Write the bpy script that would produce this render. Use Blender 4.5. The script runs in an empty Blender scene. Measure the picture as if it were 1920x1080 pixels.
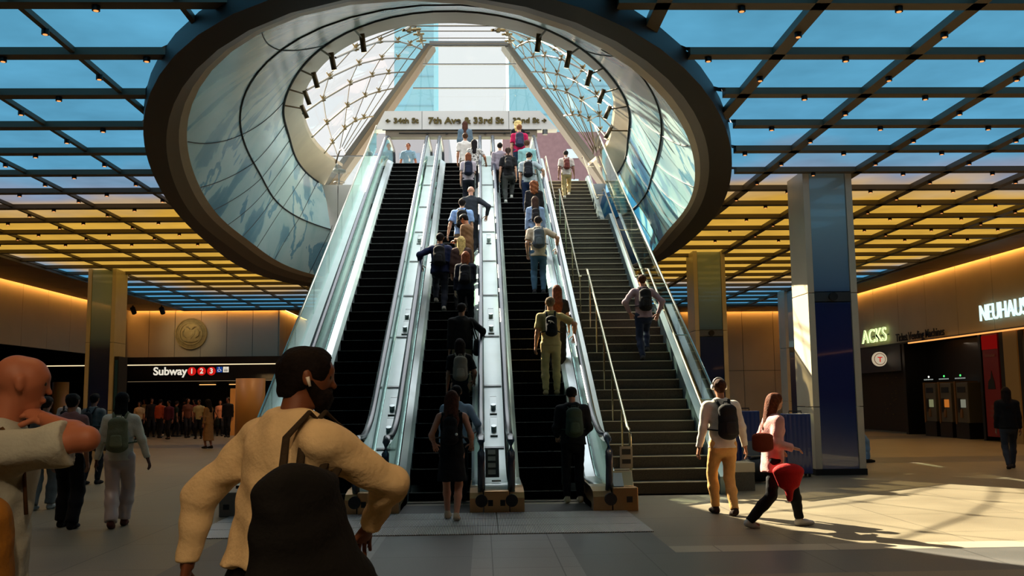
import bpy, bmesh, math, random
import numpy as np
from math import sin, cos, tan, pi, radians, sqrt, atan2
from mathutils import Vector, Matrix, Quaternion
random.seed(7); np.random.seed(7)
SC = bpy.context.scene
COL = SC.collection

# ------------------------------------------------------------------ camera
FPX = 1800.0; CAMH = 1.55
YAW, PITCH, ROLL = radians(1.80), radians(6.60), radians(0.65)
_f = np.array([sin(YAW)*cos(PITCH), cos(YAW)*cos(PITCH), sin(PITCH)])
_r = np.array([cos(YAW), -sin(YAW), 0.0]); _u = np.cross(_r, _f)
CR = _r*cos(ROLL)-_u*sin(ROLL); CU = _u*cos(ROLL)+_r*sin(ROLL); CF = _f
CC = np.array([0, 0, CAMH])
cd = bpy.data.cameras.new('camera'); cam = bpy.data.objects.new('camera', cd); COL.objects.link(cam)
cd.sensor_width = 36; cd.lens = FPX/1920*36; cd.clip_end = 600; cd.clip_start = 0.1
M3 = Matrix(((CR[0], CU[0], -CF[0]), (CR[1], CU[1], -CF[1]), (CR[2], CU[2], -CF[2])))
cam.matrix_world = Matrix.Translation(Vector(CC)) @ M3.to_4x4()
SC.camera = cam
def ray(x, y): return CF + CR*(x-960)/FPX + CU*(540-y)/FPX
def atz(x, y, z):
    d = ray(x, y); return CC + (z-CAMH)/d[2]*d
def aty(x, y, Y):
    d = ray(x, y); return CC + Y/d[1]*d
def atx(x, y, X):
    d = ray(x, y); return CC + X/d[0]*d

# ------------------------------------------------------------------ world, sun, exposure
vs = SC.view_settings
vs.view_transform = 'Standard'; vs.look = 'None'; vs.gamma = 1; vs.use_curve_mapping = False
vs.exposure = 0.0
def lin(c):
    return tuple(((v/255)/12.92 if v/255 <= .04045 else ((v/255+.055)/1.055)**2.4) for v in c)
W = bpy.data.worlds.new('sky'); SC.world = W; W.use_nodes = True
nt = W.node_tree; nt.nodes.clear()
out = nt.nodes.new('ShaderNodeOutputWorld'); bg = nt.nodes.new('ShaderNodeBackground')
tc = nt.nodes.new('ShaderNodeTexCoord'); sep = nt.nodes.new('ShaderNodeSeparateXYZ')
rp = nt.nodes.new('ShaderNodeValToRGB')
rp.color_ramp.elements[0].position = 0.0; rp.color_ramp.elements[0].color = (0.82, 0.82, 0.81, 1)
rp.color_ramp.elements[1].position = 0.75; rp.color_ramp.elements[1].color = (2.9, 3.1, 3.3, 1)
k_ = rp.color_ramp.elements.new(.42); k_.color = (.84, .85, .86, 1)
nt.links.new(tc.outputs['Generated'], sep.inputs[0]); nt.links.new(sep.outputs[2], rp.inputs[0])
nt.links.new(rp.outputs[0], bg.inputs[0]); bg.inputs[1].default_value = 1.1
nt.links.new(bg.outputs[0], out.inputs[0])
SUN_FROM = Vector((-4.76, 6.54, 5.88)).normalized()
sl = bpy.data.lights.new('sun', 'SUN'); sl.energy = 33; sl.angle = radians(0.4); sl.color = (1.0, 0.86, 0.62)
sun = bpy.data.objects.new('sun', sl); COL.objects.link(sun)
sun.rotation_euler = SUN_FROM.to_track_quat('Z', 'Y').to_euler(); sun.location = (-20, 60, 40)

# ------------------------------------------------------------------ materials
_mats = {}
def mat(name, col, rough=.5, metal=0, spec=.5, noise=0, nscale=8, bump=0, bscale=40, alpha=None, coat=0, col2=None):
    if name in _mats: return _mats[name]
    m = bpy.data.materials.new(name); m.use_nodes = True; t = m.node_tree
    b = t.nodes['Principled BSDF']; c = lin(col)
    b.inputs['Base Color'].default_value = (*c, 1); b.inputs['Roughness'].default_value = rough
    b.inputs['Metallic'].default_value = metal; b.inputs['Specular IOR Level'].default_value = spec
    b.inputs['Coat Weight'].default_value = coat
    if noise or col2:
        tx = t.nodes.new('ShaderNodeTexCoord'); n = t.nodes.new('ShaderNodeTexNoise'); r = t.nodes.new('ShaderNodeValToRGB')
        n.inputs['Scale'].default_value = nscale; n.inputs['Detail'].default_value = 5
        t.links.new(tx.outputs['Object'], n.inputs['Vector']); t.links.new(n.outputs[0], r.inputs[0])
        ca = tuple(v*(1-noise) for v in c); cb = lin(col2) if col2 else tuple(min(1, v*(1+noise)) for v in c)
        r.color_ramp.elements[0].position = .35; r.color_ramp.elements[0].color = (*ca, 1)
        r.color_ramp.elements[1].position = .65; r.color_ramp.elements[1].color = (*cb, 1)
        t.links.new(r.outputs[0], b.inputs['Base Color'])
    if bump:
        tx = t.nodes.new('ShaderNodeTexCoord'); n = t.nodes.new('ShaderNodeTexNoise'); bp = t.nodes.new('ShaderNodeBump')
        n.inputs['Scale'].default_value = bscale; n.inputs['Detail'].default_value = 4
        bp.inputs['Strength'].default_value = bump; bp.inputs['Distance'].default_value = .02
        t.links.new(tx.outputs['Object'], n.inputs['Vector']); t.links.new(n.outputs[0], bp.inputs['Height'])
        t.links.new(bp.outputs[0], b.inputs['Normal'])
    _mats[name] = m; return m
def emis(name, col, strength=1.0):
    if name in _mats: return _mats[name]
    m = bpy.data.materials.new(name); m.use_nodes = True; t = m.node_tree; t.nodes.clear()
    o = t.nodes.new('ShaderNodeOutputMaterial'); e = t.nodes.new('ShaderNodeEmission')
    e.inputs[0].default_value = (*lin(col), 1); e.inputs[1].default_value = strength
    t.links.new(e.outputs[0], o.inputs[0]); _mats[name] = m; return m
def glass(name, tint=(225, 240, 235), refl=.12, rough=.02, fm=.5):
    if name in _mats: return _mats[name]
    m = bpy.data.materials.new(name); m.use_nodes = True; t = m.node_tree; t.nodes.clear()
    o = t.nodes.new('ShaderNodeOutputMaterial'); mx = t.nodes.new('ShaderNodeMixShader')
    tr = t.nodes.new('ShaderNodeBsdfTransparent'); gl = t.nodes.new('ShaderNodeBsdfGlossy'); fr = t.nodes.new('ShaderNodeLayerWeight')
    tr.inputs[0].default_value = (*lin(tint), 1); gl.inputs[1].default_value = rough; gl.inputs[0].default_value = (.9, .95, .95, 1)
    fr.inputs[0].default_value = .3
    ma = t.nodes.new('ShaderNodeMath'); ma.operation = 'MULTIPLY_ADD'; ma.inputs[1].default_value = fm; ma.inputs[2].default_value = refl
    t.links.new(fr.outputs['Fresnel'], ma.inputs[0]); t.links.new(ma.outputs[0], mx.inputs[0])
    t.links.new(tr.outputs[0], mx.inputs[1]); t.links.new(gl.outputs[0], mx.inputs[2]); t.links.new(mx.outputs[0], o.inputs[0])
    _mats[name] = m; return m

# ------------------------------------------------------------------ mesh helpers
class MB:
    def __init__(s): s.v = []; s.f = []; s.m = []
    def add(s, vs, fs, mi=0):
        n = len(s.v); s.v += [tuple(map(float, p)) for p in vs]
        s.f += [tuple(i+n for i in f) for f in fs]; s.m += [mi]*len(fs); return s
    def box(s, x0, x1, y0, y1, z0, z1, mi=0):
        return s.add([(x0,y0,z0),(x1,y0,z0),(x1,y1,z0),(x0,y1,z0),(x0,y0,z1),(x1,y0,z1),(x1,y1,z1),(x0,y1,z1)],
                     [(0,3,2,1),(4,5,6,7),(0,1,5,4),(1,2,6,5),(2,3,7,6),(3,0,4,7)], mi)
    def prism(s, poly, a, b, axis='x', mi=0):
        # poly: list of 2D pts; extruded along axis from a to b. axis x: pts=(y,z); y: (x,z); z: (x,y)
        n = len(poly)
        def P(p, q): return (q, p[0], p[1]) if axis == 'x' else ((p[0], q, p[1]) if axis == 'y' else (p[0], p[1], q))
        vs = [P(p, a) for p in poly]+[P(p, b) for p in poly]
        fs = [tuple(range(n))[::-1], tuple(range(n, 2*n))]+[(i, (i+1) % n, n+(i+1) % n, n+i) for i in range(n)]
        return s.add(vs, fs, mi)
    def tube(s, pts, r, n=8, mi=0, cap=True, flat=1.0, up=(0,0,1)):
        pts = [Vector(p) for p in pts]; rings = []
        rr = r if isinstance(r, (list, tuple)) else [r]*len(pts)
        for i, p in enumerate(pts):
            d = (pts[min(i+1, len(pts)-1)]-pts[max(i-1, 0)])
            if d.length < 1e-9: d = Vector((0,0,1))
            d.normalize(); u = Vector(up)
            if abs(d.dot(u)) > .95: u = Vector((0,1,0)) if abs(d.y) < .9 else Vector((1,0,0))
            a = d.cross(u).normalized(); b = a.cross(d)
            rings.append([p+a*cos(2*pi*k/n)*rr[i]+b*sin(2*pi*k/n)*rr[i]*flat for k in range(n)])
        vs = [q for rg in rings for q in rg]; fs = []
        for i in range(len(pts)-1):
            for k in range(n):
                fs.append((i*n+k, i*n+(k+1) % n, (i+1)*n+(k+1) % n, (i+1)*n+k))
        if cap: fs += [tuple(range(n))[::-1], tuple((len(pts)-1)*n+k for k in range(n))]
        return s.add(vs, fs, mi)
    def cyl(s, c, r, h, axis='z', n=24, mi=0):
        c = Vector(c); d = {'x': Vector((1,0,0)), 'y': Vector((0,1,0)), 'z': Vector((0,0,1))}[axis]
        return s.tube([c, c+d*h], r, n, mi)
    def build(s, name, m, parent=None, smooth=False, bevel=0):
        me = bpy.data.meshes.new(name); me.from_pydata(s.v, [], s.f)
        for mm in (m if isinstance(m, (list, tuple)) else [m]): me.materials.append(mm)
        me.polygons.foreach_set('material_index', s.m)
        bm = bmesh.new(); bm.from_mesh(me); bmesh.ops.recalc_face_normals(bm, faces=bm.faces); bm.to_mesh(me); bm.free()
        if smooth: me.polygons.foreach_set('use_smooth', [True]*len(me.polygons))
        me.update()
        o = bpy.data.objects.new(name, me); COL.objects.link(o)
        if parent is not None: o.parent = parent
        if bevel:
            b = o.modifiers.new('bevel', 'BEVEL'); b.width = bevel; b.segments = 2; b.limit_method = 'ANGLE'
        return o
def thing(name, label, cat, loc=(0,0,0), rz=0, group=None):
    o = bpy.data.objects.new(name, None); COL.objects.link(o); o.location = loc; o.rotation_euler = (0,0,rz)
    o.empty_display_size = .1
    o['label'] = label; o['category'] = cat
    if group: o['group'] = group
    return o
def tag(o, label, cat, group=None):
    o['label'] = label; o['category'] = cat
    if group: o['group'] = group
    return o
def struct(o): o['kind'] = 'structure'; return o
def text_obj(name, s, size, m, loc, rot, parent=None, ext=.01, align='CENTER', bold=0, sx=1.0, rounded=0, fitw=None):
    c = bpy.data.curves.new(name, 'FONT'); c.body = s; c.size = size; c.extrude = ext; c.align_x = align; c.align_y = 'CENTER'
    c.offset = bold; c.bevel_depth = rounded
    o = bpy.data.objects.new(name, c); COL.objects.link(o)
    dg = bpy.context.evaluated_depsgraph_get(); me = bpy.data.meshes.new_from_object(o.evaluated_get(dg))
    bpy.data.objects.remove(o); bpy.data.curves.remove(c)
    if fitw:
        xs_ = [v.co.x for v in me.vertices]; sx = fitw/(max(xs_)-min(xs_))
    for v in me.vertices: v.co.x *= sx
    me.materials.clear(); me.materials.append(m)
    o = bpy.data.objects.new(name, me); COL.objects.link(o); o.location = loc; o.rotation_euler = rot
    if parent is not None: o.parent = parent
    return o
def ordn(n): return str(n)+('th' if 10 <= n % 100 <= 20 else {1: 'st', 2: 'nd', 3: 'rd'}.get(n % 10, 'th'))

# shared materials
CREAM = mat('cream_panel', (196, 184, 160), .35, 0, .5, .04, 2)
STEEL = mat('brushed_steel', (196, 204, 204), .3, .65, .5, .06, 3)
STEELD = mat('steel_dark', (110, 112, 112), .35, 1)
BRONZE = mat('bronze_steel', (190, 150, 105), .3, 1)
BLACK = mat('black_metal', (20, 19, 18), .4)
MATTE = mat('matte_black', (10, 10, 10), .7)
RUBBER = mat('handrail_rubber', (38, 46, 60), .25, 0, .8)
GLASS = glass('clear_glass', (250, 253, 252), .03)
# ------------------------------------------------------------------ oval well curves (image outlines carried to their true heights)
CA0 = [(262,222),(267,194),(286,161),(319,111),(375,67),(455,22),(500,8),(1070,15),(1149,48),(1212,79),(1274,125),(1316,167),(1364,225),(1374,264),(1374,292),(1367,339),(1356,378),(1331,417),(1287,458),(1231,494),(300,352),(328,393),(356,427),(397,463),(453,499),(508,524),(589,546)]
CA1 = [(314,236),(318,208),(330,178),(361,139),(403,105),(444,75),(500,44),(556,22),(611,8),(993,10),(1087,40),(1149,69),(1212,112),(1274,177),(1305,219),(1314,242),(1328,292),(1329,333),(1320,372),(1298,411),(1270,444),(1231,483),(317,316),(328,349),(350,385),(383,427),(425,460),(467,488),(522,516),(594,538)]
CA3 = [(348,244),(353,208),(369,178),(394,139),(428,111),(472,81),(528,50),(583,31),(639,17),(677,12.5),(747,6),(831,8),(893,15),(956,29),(982,32),(1024,45),(1087,69),(1149,100),(1191,129),(1232,162),(1274,208),(1298,272),(1302,311),(1298,350),(1278,400),(1253,433),(1223,467),(350,288),(358,316),(375,354),(403,393),(428,421),(467,454),(508,479),(542,499),(586,517)]
CM = [(453,200),(454,236),(461,278),(469,156),(500,111),(467,293),(494,343),(528,382),(589,429),(631,40),(1184,125),(1227,200),(1235,228),(1238,272),(1234,303),(1214,353),(1187,392)]
CB = [(650,58),(597,92),(564,125),(542,161),(532,194),(531,222),(542,264),(558,300),(550,285),(567,313),(593,343),(602,90),(664,54),(727,33),(789,23),(852,20),(914,26),(958,32),(1024,52),(1091,90),(1128,121),(1157,156),(1174,187),(1180,219),(1183,228),(1180,256),(1173,289),(1155,322)]
CCG = [(650,86),(611,117),(583,155),(569,189),(572,222),(586,258),(622,292),(629,98),(685,69),(758,47),(852,40.6),(925,44.6),(941,52),(1003,69),(1066,96),(1118,133),(1141,167),(1150,198),(1149,220),(1145,247),(1131,267)]
def atp(x, y, z0, y0, b):
    """point on the gently rising plane z = z0 + b*(Y-y0)"""
    d = ray(x, y); t = (z0-b*y0-CAMH)/(d[2]-b*d[1]); return CC+t*d
zB = lambda y: 9.3+.0556*(y-34)
zC = lambda y: 9.9+.075*(y-33)
zM = lambda y: 7.6+.03*(y-34)
def plan(pts, z, extra=(), cen=(-.8, 25), K=5, N=144, y0=0, b=0):
    P = np.array([atp(*p, z, y0, b)[:2] for p in pts]+list(extra)); c = np.array(cen)
    th = np.arctan2(P[:,1]-c[1], P[:,0]-c[0]); r = np.hypot(P[:,0]-c[0], (P[:,1]-c[1]))
    # work with 1/r^2 style smooth fit
    q = 1/r**2
    def B(t): return np.stack([np.ones_like(t)]+[g(k*t) for k in range(1, K+1) for g in (np.cos, np.sin)], 1)
    A = B(th); co = np.linalg.solve(A.T@A+np.eye(A.shape[1])*2e-3*len(th)/30, A.T@q)
    t = np.arange(N)/N*2*pi; rr = 1/np.sqrt(np.maximum(B(t)@co, 1/400))
    return np.stack([c[0]+rr*np.cos(t), c[1]+rr*np.sin(t)], 1)
def rear(zx, xs, y): return [(x, y) for x in xs]
PA0 = plan(CA0, 5.82, [(-5,37),(-3,37.8),(0,38),(3,36.5),(4.6,33)])
PA1 = plan(CA1, 5.82, [(-4.6,36.3),(-3,37),(0,37.2),(3,35.6),(4.3,32.5)])
PA3 = plan(CA3, 5.95, [(-4,36.6),(-2,37),(0,37),(3,35.6),(4.8,33)])
PM = plan(CM, 7.6, [(-3,36.4),(0,37),(3,36),(-2.0,13.1),(0,12.8),(2,13.8)], K=4, y0=34, b=.03)
PB = plan(CB, 9.3, [(-5.7,36),(-4.6,38.6),(-2,40),(1,40),(3.6,38.6),(4.7,36)], y0=34, b=.0556)
PC = plan(CCG, 9.9, [(-5.05,34),(-4.9,36),(-3.4,39),(-.5,40),(2.4,39),(3.9,36),(4.0,34)], y0=33, b=.075)
def inside(x, y, P=None):
    P = PA0 if P is None else P
    c = (-.8, 25); t = atan2(y-c[1], x-c[0]) % (2*pi); n = len(P); k = t/(2*pi)*n; i = int(k) % n; fr = k-int(k)
    a = P[i]; b = P[(i+1) % n]; ra = math.hypot(a[0]-c[0], a[1]-c[1]); rb = math.hypot(b[0]-c[0], b[1]-c[1])
    return math.hypot(x-c[0], y-c[1]) < ra*(1-fr)+rb*fr
def radial(x, y, P=None):
    P = PA0 if P is None else P
    c = (-.8, 25); t = atan2(y-c[1], x-c[0]) % (2*pi); n = len(P); k = t/(2*pi)*n; i = int(k) % n; fr = k-int(k)
    a = P[i]; b = P[(i+1) % n]; q = a*(1-fr)+b*fr; return float(q[0]), float(q[1])
def loft(name, P, zp, Q, zq, m, ycut=99, smooth=True, steps=1):
    mb = MB(); n = len(P); rows = []
    for s_ in range(steps+1):
        f = s_/steps; rows.append([(P[i][0]*(1-f)+Q[i][0]*f, P[i][1]*(1-f)+Q[i][1]*f, (zp(P[i][1]) if callable(zp) else zp)*(1-f)+(zq(Q[i][1]) if callable(zq) else zq)*f) for i in range(n)])
    vs = [p for r in rows for p in r]; fs = []
    for s_ in range(steps):
        for i in range(n):
            j = (i+1) % n
            if (P[i][1]+P[j][1])/2 > ycut or (Q[i][1]+Q[j][1])/2 > ycut: continue
            fs.append((s_*n+i, s_*n+j, (s_+1)*n+j, (s_+1)*n+i))
    mb.add(vs, fs); return mb.build(name, m, None, smooth)
def off(P, d):
    c = np.array((-.8, 25)); v = P-c; L = np.hypot(v[:,0], v[:,1])[:,None]; return c+v*(1+d/L)

# mural material: stylised pale sea chart, teal and blue patches, panel joints
def mural():
    m = bpy.data.materials.new('art_glass_panels'); m.use_nodes = True; t = m.node_tree; b = t.nodes['Principled BSDF']
    g = t.nodes.new('ShaderNodeNewGeometry'); s = t.nodes.new('ShaderNodeSeparateXYZ'); t.links.new(g.outputs['Position'], s.inputs[0])
    n = t.nodes.new('ShaderNodeTexNoise'); n.inputs['Scale'].default_value = .38; n.inputs['Detail'].default_value = 6; n.inputs['Distortion'].default_value = .6
    t.links.new(g.outputs['Position'], n.inputs['Vector'])
    r = t.nodes.new('ShaderNodeValToRGB'); e = r.color_ramp.elements
    e[0].position = .36; e[0].color = (*lin((96,150,172)), 1); e[1].position = .66; e[1].color = (*lin((200,226,226)), 1)
    for p, c in ((.44,(116,168,188)),(.455,(168,206,212)),(.52,(182,214,218)),(.575,(186,216,220)),(.585,(104,158,184)),(.62,(116,168,190)),(.63,(192,222,222))):
        k = e.new(p); k.color = (*lin(c), 1)
    t.links.new(n.outputs[0], r.inputs[0])
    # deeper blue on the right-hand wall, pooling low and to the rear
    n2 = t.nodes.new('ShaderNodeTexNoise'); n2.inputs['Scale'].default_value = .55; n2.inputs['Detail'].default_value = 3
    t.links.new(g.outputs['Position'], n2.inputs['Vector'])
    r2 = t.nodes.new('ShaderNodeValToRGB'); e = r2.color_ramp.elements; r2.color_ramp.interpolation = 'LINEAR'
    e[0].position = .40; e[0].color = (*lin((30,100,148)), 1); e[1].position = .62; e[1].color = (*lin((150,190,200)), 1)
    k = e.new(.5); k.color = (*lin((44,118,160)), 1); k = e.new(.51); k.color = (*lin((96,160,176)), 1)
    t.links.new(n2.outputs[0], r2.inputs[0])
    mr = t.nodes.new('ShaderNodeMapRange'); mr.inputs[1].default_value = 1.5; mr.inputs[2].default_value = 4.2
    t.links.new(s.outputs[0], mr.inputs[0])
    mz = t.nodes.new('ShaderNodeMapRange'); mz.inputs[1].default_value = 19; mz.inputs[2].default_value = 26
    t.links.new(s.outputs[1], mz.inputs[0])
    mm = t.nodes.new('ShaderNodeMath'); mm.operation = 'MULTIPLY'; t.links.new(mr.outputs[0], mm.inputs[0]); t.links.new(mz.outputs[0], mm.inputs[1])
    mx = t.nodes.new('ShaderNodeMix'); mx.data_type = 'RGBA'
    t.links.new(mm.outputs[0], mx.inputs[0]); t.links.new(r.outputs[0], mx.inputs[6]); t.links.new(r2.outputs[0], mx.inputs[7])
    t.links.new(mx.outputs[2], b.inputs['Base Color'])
    b.inputs['Roughness'].default_value = .22; b.inputs['Specular IOR Level'].default_value = .6
    return m
MURAL = mural(); LIPM = mat('dark_bronze_lip', (34, 30, 26), .5, .1); BROWN = mat('brown_reveal', (120, 104, 84), .45)
ringcream = mat('cream_ring', (205, 190, 165), .38, 0, .5, .05, 1.5)
def ring_flat(name, P, Q, z, m): return struct(loft(name, P, z, Q, z, m))
struct(loft('trim_1', off(PA0, .0), 6.32, PA0, 5.82, LIPM))
ring_flat('trim_2', PA0, PA1, 5.82, LIPM)
PA2 = PA1*.45+off(PA3, -.04)*.55
struct(loft('trim_3', PA1, 5.82, PA2, 5.91, BROWN))
struct(loft('trim_4', PA2, 5.91, PA3, 5.95, ringcream))
n_ = len(PA3)
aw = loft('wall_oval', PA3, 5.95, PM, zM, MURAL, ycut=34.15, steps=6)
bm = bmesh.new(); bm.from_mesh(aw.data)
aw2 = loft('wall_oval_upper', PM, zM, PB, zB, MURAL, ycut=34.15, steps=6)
bm.free()
murals = tag(aw, 'curved lower band of pale blue mural glass lining the oval ceiling well', 'mural')
tag(aw2, 'curved upper band of pale blue mural glass just under the cream ring', 'mural')
aw.name = 'mural_wall'; aw2.name = 'mural_wall'
# joints of the mural glass as slim dark seams
for nm, P, z, th in (('trim_5', PM, zM, .018), ('trim_6', PB, zB, .03)):
    mb = MB(); Q = off(P, -.02); pts = [(Q[i][0], Q[i][1], z(Q[i][1])) for i in range(n_)]
    for i in range(n_):
        j = (i+1) % n_
        if Q[i][1] > 34.1 or Q[j][1] > 34.1: continue
        mb.tube([pts[i], pts[j]], th, 5, cap=False)
    struct(mb.build(nm, MATTE))
for base, P, zp, Q, zq, sh in ((aw, PA3, lambda y: 5.95, PM, zM, 0), (aw2, PM, zM, PB, zB, 3)):
    mb = MB()
    for i in range(0, n_, 7):
        prev = None
        th0 = i/n_*360; dl = abs((th0-90+180) % 360-180); sgn = -1 if 90 <= th0 < 270 else 1
        tot = 50*sin(pi*(dl/180)**1.6)*sgn/360*n_
        for s_ in range(11):
            f = s_/10; g_ = (f if base is aw else 1+f)/2; k = (i+tot*g_) % n_; a = int(k) % n_; b_ = (a+1) % n_; fr = k-int(k)
            p = P[a]*(1-fr)+P[b_]*fr; q = Q[a]*(1-fr)+Q[b_]*fr; c = p*(1-f)+q*f
            c = np.array((-.8, 25))+(c-np.array((-.8, 25)))*.998
            cur = (c[0], c[1], zp(p[1])*(1-f)+zq(q[1])*f)
            if prev and cur[1] < 34 and prev[1] < 34: mb.tube([prev, cur], .009, 4, cap=False)
            prev = cur
    mb.build('panel_joints', MATTE, base)
struct(loft('trim_7', PB, zB, off(PC, .05), lambda y: zC(y)-.05, ringcream, ycut=34.15))
struct(loft('trim_8', off(PC, .05), lambda y: zC(y)-.05, PC, lambda y: zC(y)+.05, ringcream, ycut=34.15))
# roof deck over the cream ring so that no daylight leaks round it
struct(loft('trim_9', PC, lambda y: zC(y)+.07, off(PB, 1.2), lambda y: zC(y)+.1, ringcream, ycut=34.15))

# spotlights standing on brackets off the dark seam
sp_ang = [(345,178,.0)]
spots_px = [(667,58),(605,95),(568,133),(552,170),(552,200),(1015,65),(1085,90),(1133,127),(1162,165),(1172,200),(1165,245)]
SPM = mat('spot_bronze', (92, 78, 58), .35, .8); LENS = emis('spot_lens', (255, 236, 190), 2.0)
for k, (px, py) in enumerate(spots_px):
    p = Vector(atp(px, py, 9.3, 34, .0556)); q = Vector((*radial(p.x, p.y, PB), 0)); q.z = zB(q.y); c = Vector((-.8, 26, q.z)); d = (c-q).normalized()
    side = 'left' if px < 860 else 'right'; nth = k+1 if px < 860 else k-4
    th = thing('spotlight', f'small bronze spotlight on the {side} rim of the oval, {ordn(nth)} from the far front end', 'spotlight', q, 0, 'spotlights round the oval rim')
    MB().tube([(0,0,0), tuple(d*.5+Vector((0,0,.02)))], .02, 6).build('bracket', SPM, th)
    e = d*.5
    MB().tube([tuple(e+Vector((0,0,.10))), tuple(e+d*.16+Vector((0,0,-.20)))], .055, 12).build('lamp_head', SPM, th, True)
    MB().tube([tuple(e+d*.162+Vector((0,0,-.202))), tuple(e+d*.166+Vector((0,0,-.212)))], .046, 12).build('lens', LENS, th)

# flat cladding walls at the rear of the well
CLAD = mat('grey_cladding', (176, 174, 168), .4, 0, .5, .03, 3)
mb = MB()
for (xa, xb) in ((-6.0, -5.18), (-5.15, -3.72)):
    for (za, zb) in ((5.8, 7.58), (7.61, 9.3)): mb.box(xa, xb, 34.15, 34.3, za, zb)
mb.box(-6.2, -3.7, 34.2, 34.35, 5.8, 9.28)
struct(mb.build('wall_rear_left', CLAD))
mb = MB(); mb.box(4.1, 5.6, 34.15, 34.35, 5.8, 9.3); struct(mb.build('wall_rear_right', CLAD))

# ------------------------------------------------------------------ ceiling: slab, lattice, luminous panels
def grid_cells(x0, x1, y0, y1, n=16):
    """quads of a rectangle that lie outside the oval, edges pulled onto it"""
    mb = MB(); xs = [x0+(x1-x0)*i/n for i in range(n+1)]; ys = [y0+(y1-y0)*i/n for i in range(n+1)]
    ins = [[inside(x, y) for y in ys] for x in xs]
    vs = []; idx = {}
    for i in range(n):
        for j in range(n):
            q = [(i,j),(i+1,j),(i+1,j+1),(i,j+1)]; c = sum(ins[a][b] for a, b in q)
            if c >= 4: continue
            ids = []
            for a, b in q:
                if (a, b) not in idx:
                    x, y = xs[a], ys[b]
                    if ins[a][b]: x, y = radial(x, y)
                    idx[(a, b)] = len(vs); vs.append((x, y))
                ids.append(idx[(a, b)])
            mb.f.append(tuple(ids)); mb.m.append(0)
    return mb, vs
PX, PY = 1.83, 1.64; GX0, GY0 = 0.26, 10.5      # beam lines: x = GX0+k*PX ; y = GY0+k*PY
ZB = 6.0; ZP = 6.1
XL, XR, YN, YF = -14.38, 14.9, 5.58, 46.58
slab = MB(); mb_, vs_ = None, None
S_ = MB()
def slab_mesh():
    mb = MB(); xs = np.linspace(-24, 24, 97); ys = np.linspace(-10, 62, 145); vs = []; idx = {}
    for i in range(96):
        for j in range(144):
            q = [(i,j),(i+1,j),(i+1,j+1),(i,j+1)]
            if sum(inside(xs[a], ys[b]) for a, b in q) >= 3: continue
            ids = []
            for a, b in q:
                if (a, b) not in idx:
                    x, y = xs[a], ys[b]
                    if inside(x, y): x, y = radial(x, y)
                    idx[(a, b)] = len(vs); vs.append((x, y, 6.32))
                ids.append(idx[(a, b)])
            mb.f.append(tuple(ids)); mb.m.append(0)
    mb.v = vs; return mb
struct(slab_mesh().build('ceiling', MATTE))
LAT = mat('lattice_bronze', (92, 82, 64), .5, .1)
mb = MB()
def seg(fn, a, b):
    """runs of a line outside the oval"""
    n = 200; t = [a+(b-a)*i/n for i in range(n+1)]; runs = []; cur = None
    for v in t:
        o = not inside(*fn(v))
        if o and cur is None: cur = v
        if not o and cur is not None: runs.append((cur, v)); cur = None
    if cur is not None: runs.append((cur, b))
    return [r for r in runs if r[1]-r[0] > .05]
kx = [k for k in range(-8, 9)]; BW = .085
for k in kx:
    x = GX0+k*PX
    w, zt = (BW, ZB) if x > 0 else (.035, 6.03)
    for a, b in seg(lambda v: (x, v), YN, YF): mb.box(x-w, x+w, a, b, zt, 6.3)
ky = [k for k in range(-3, 23)]
for k in ky:
    y = GY0+k*PY
    for a, b in seg(lambda v: (v, y), XL, XR): mb.box(a, b, y-.1, y+.1, ZB, 6.3)
struct(mb.build('trim_10', LAT))
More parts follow.
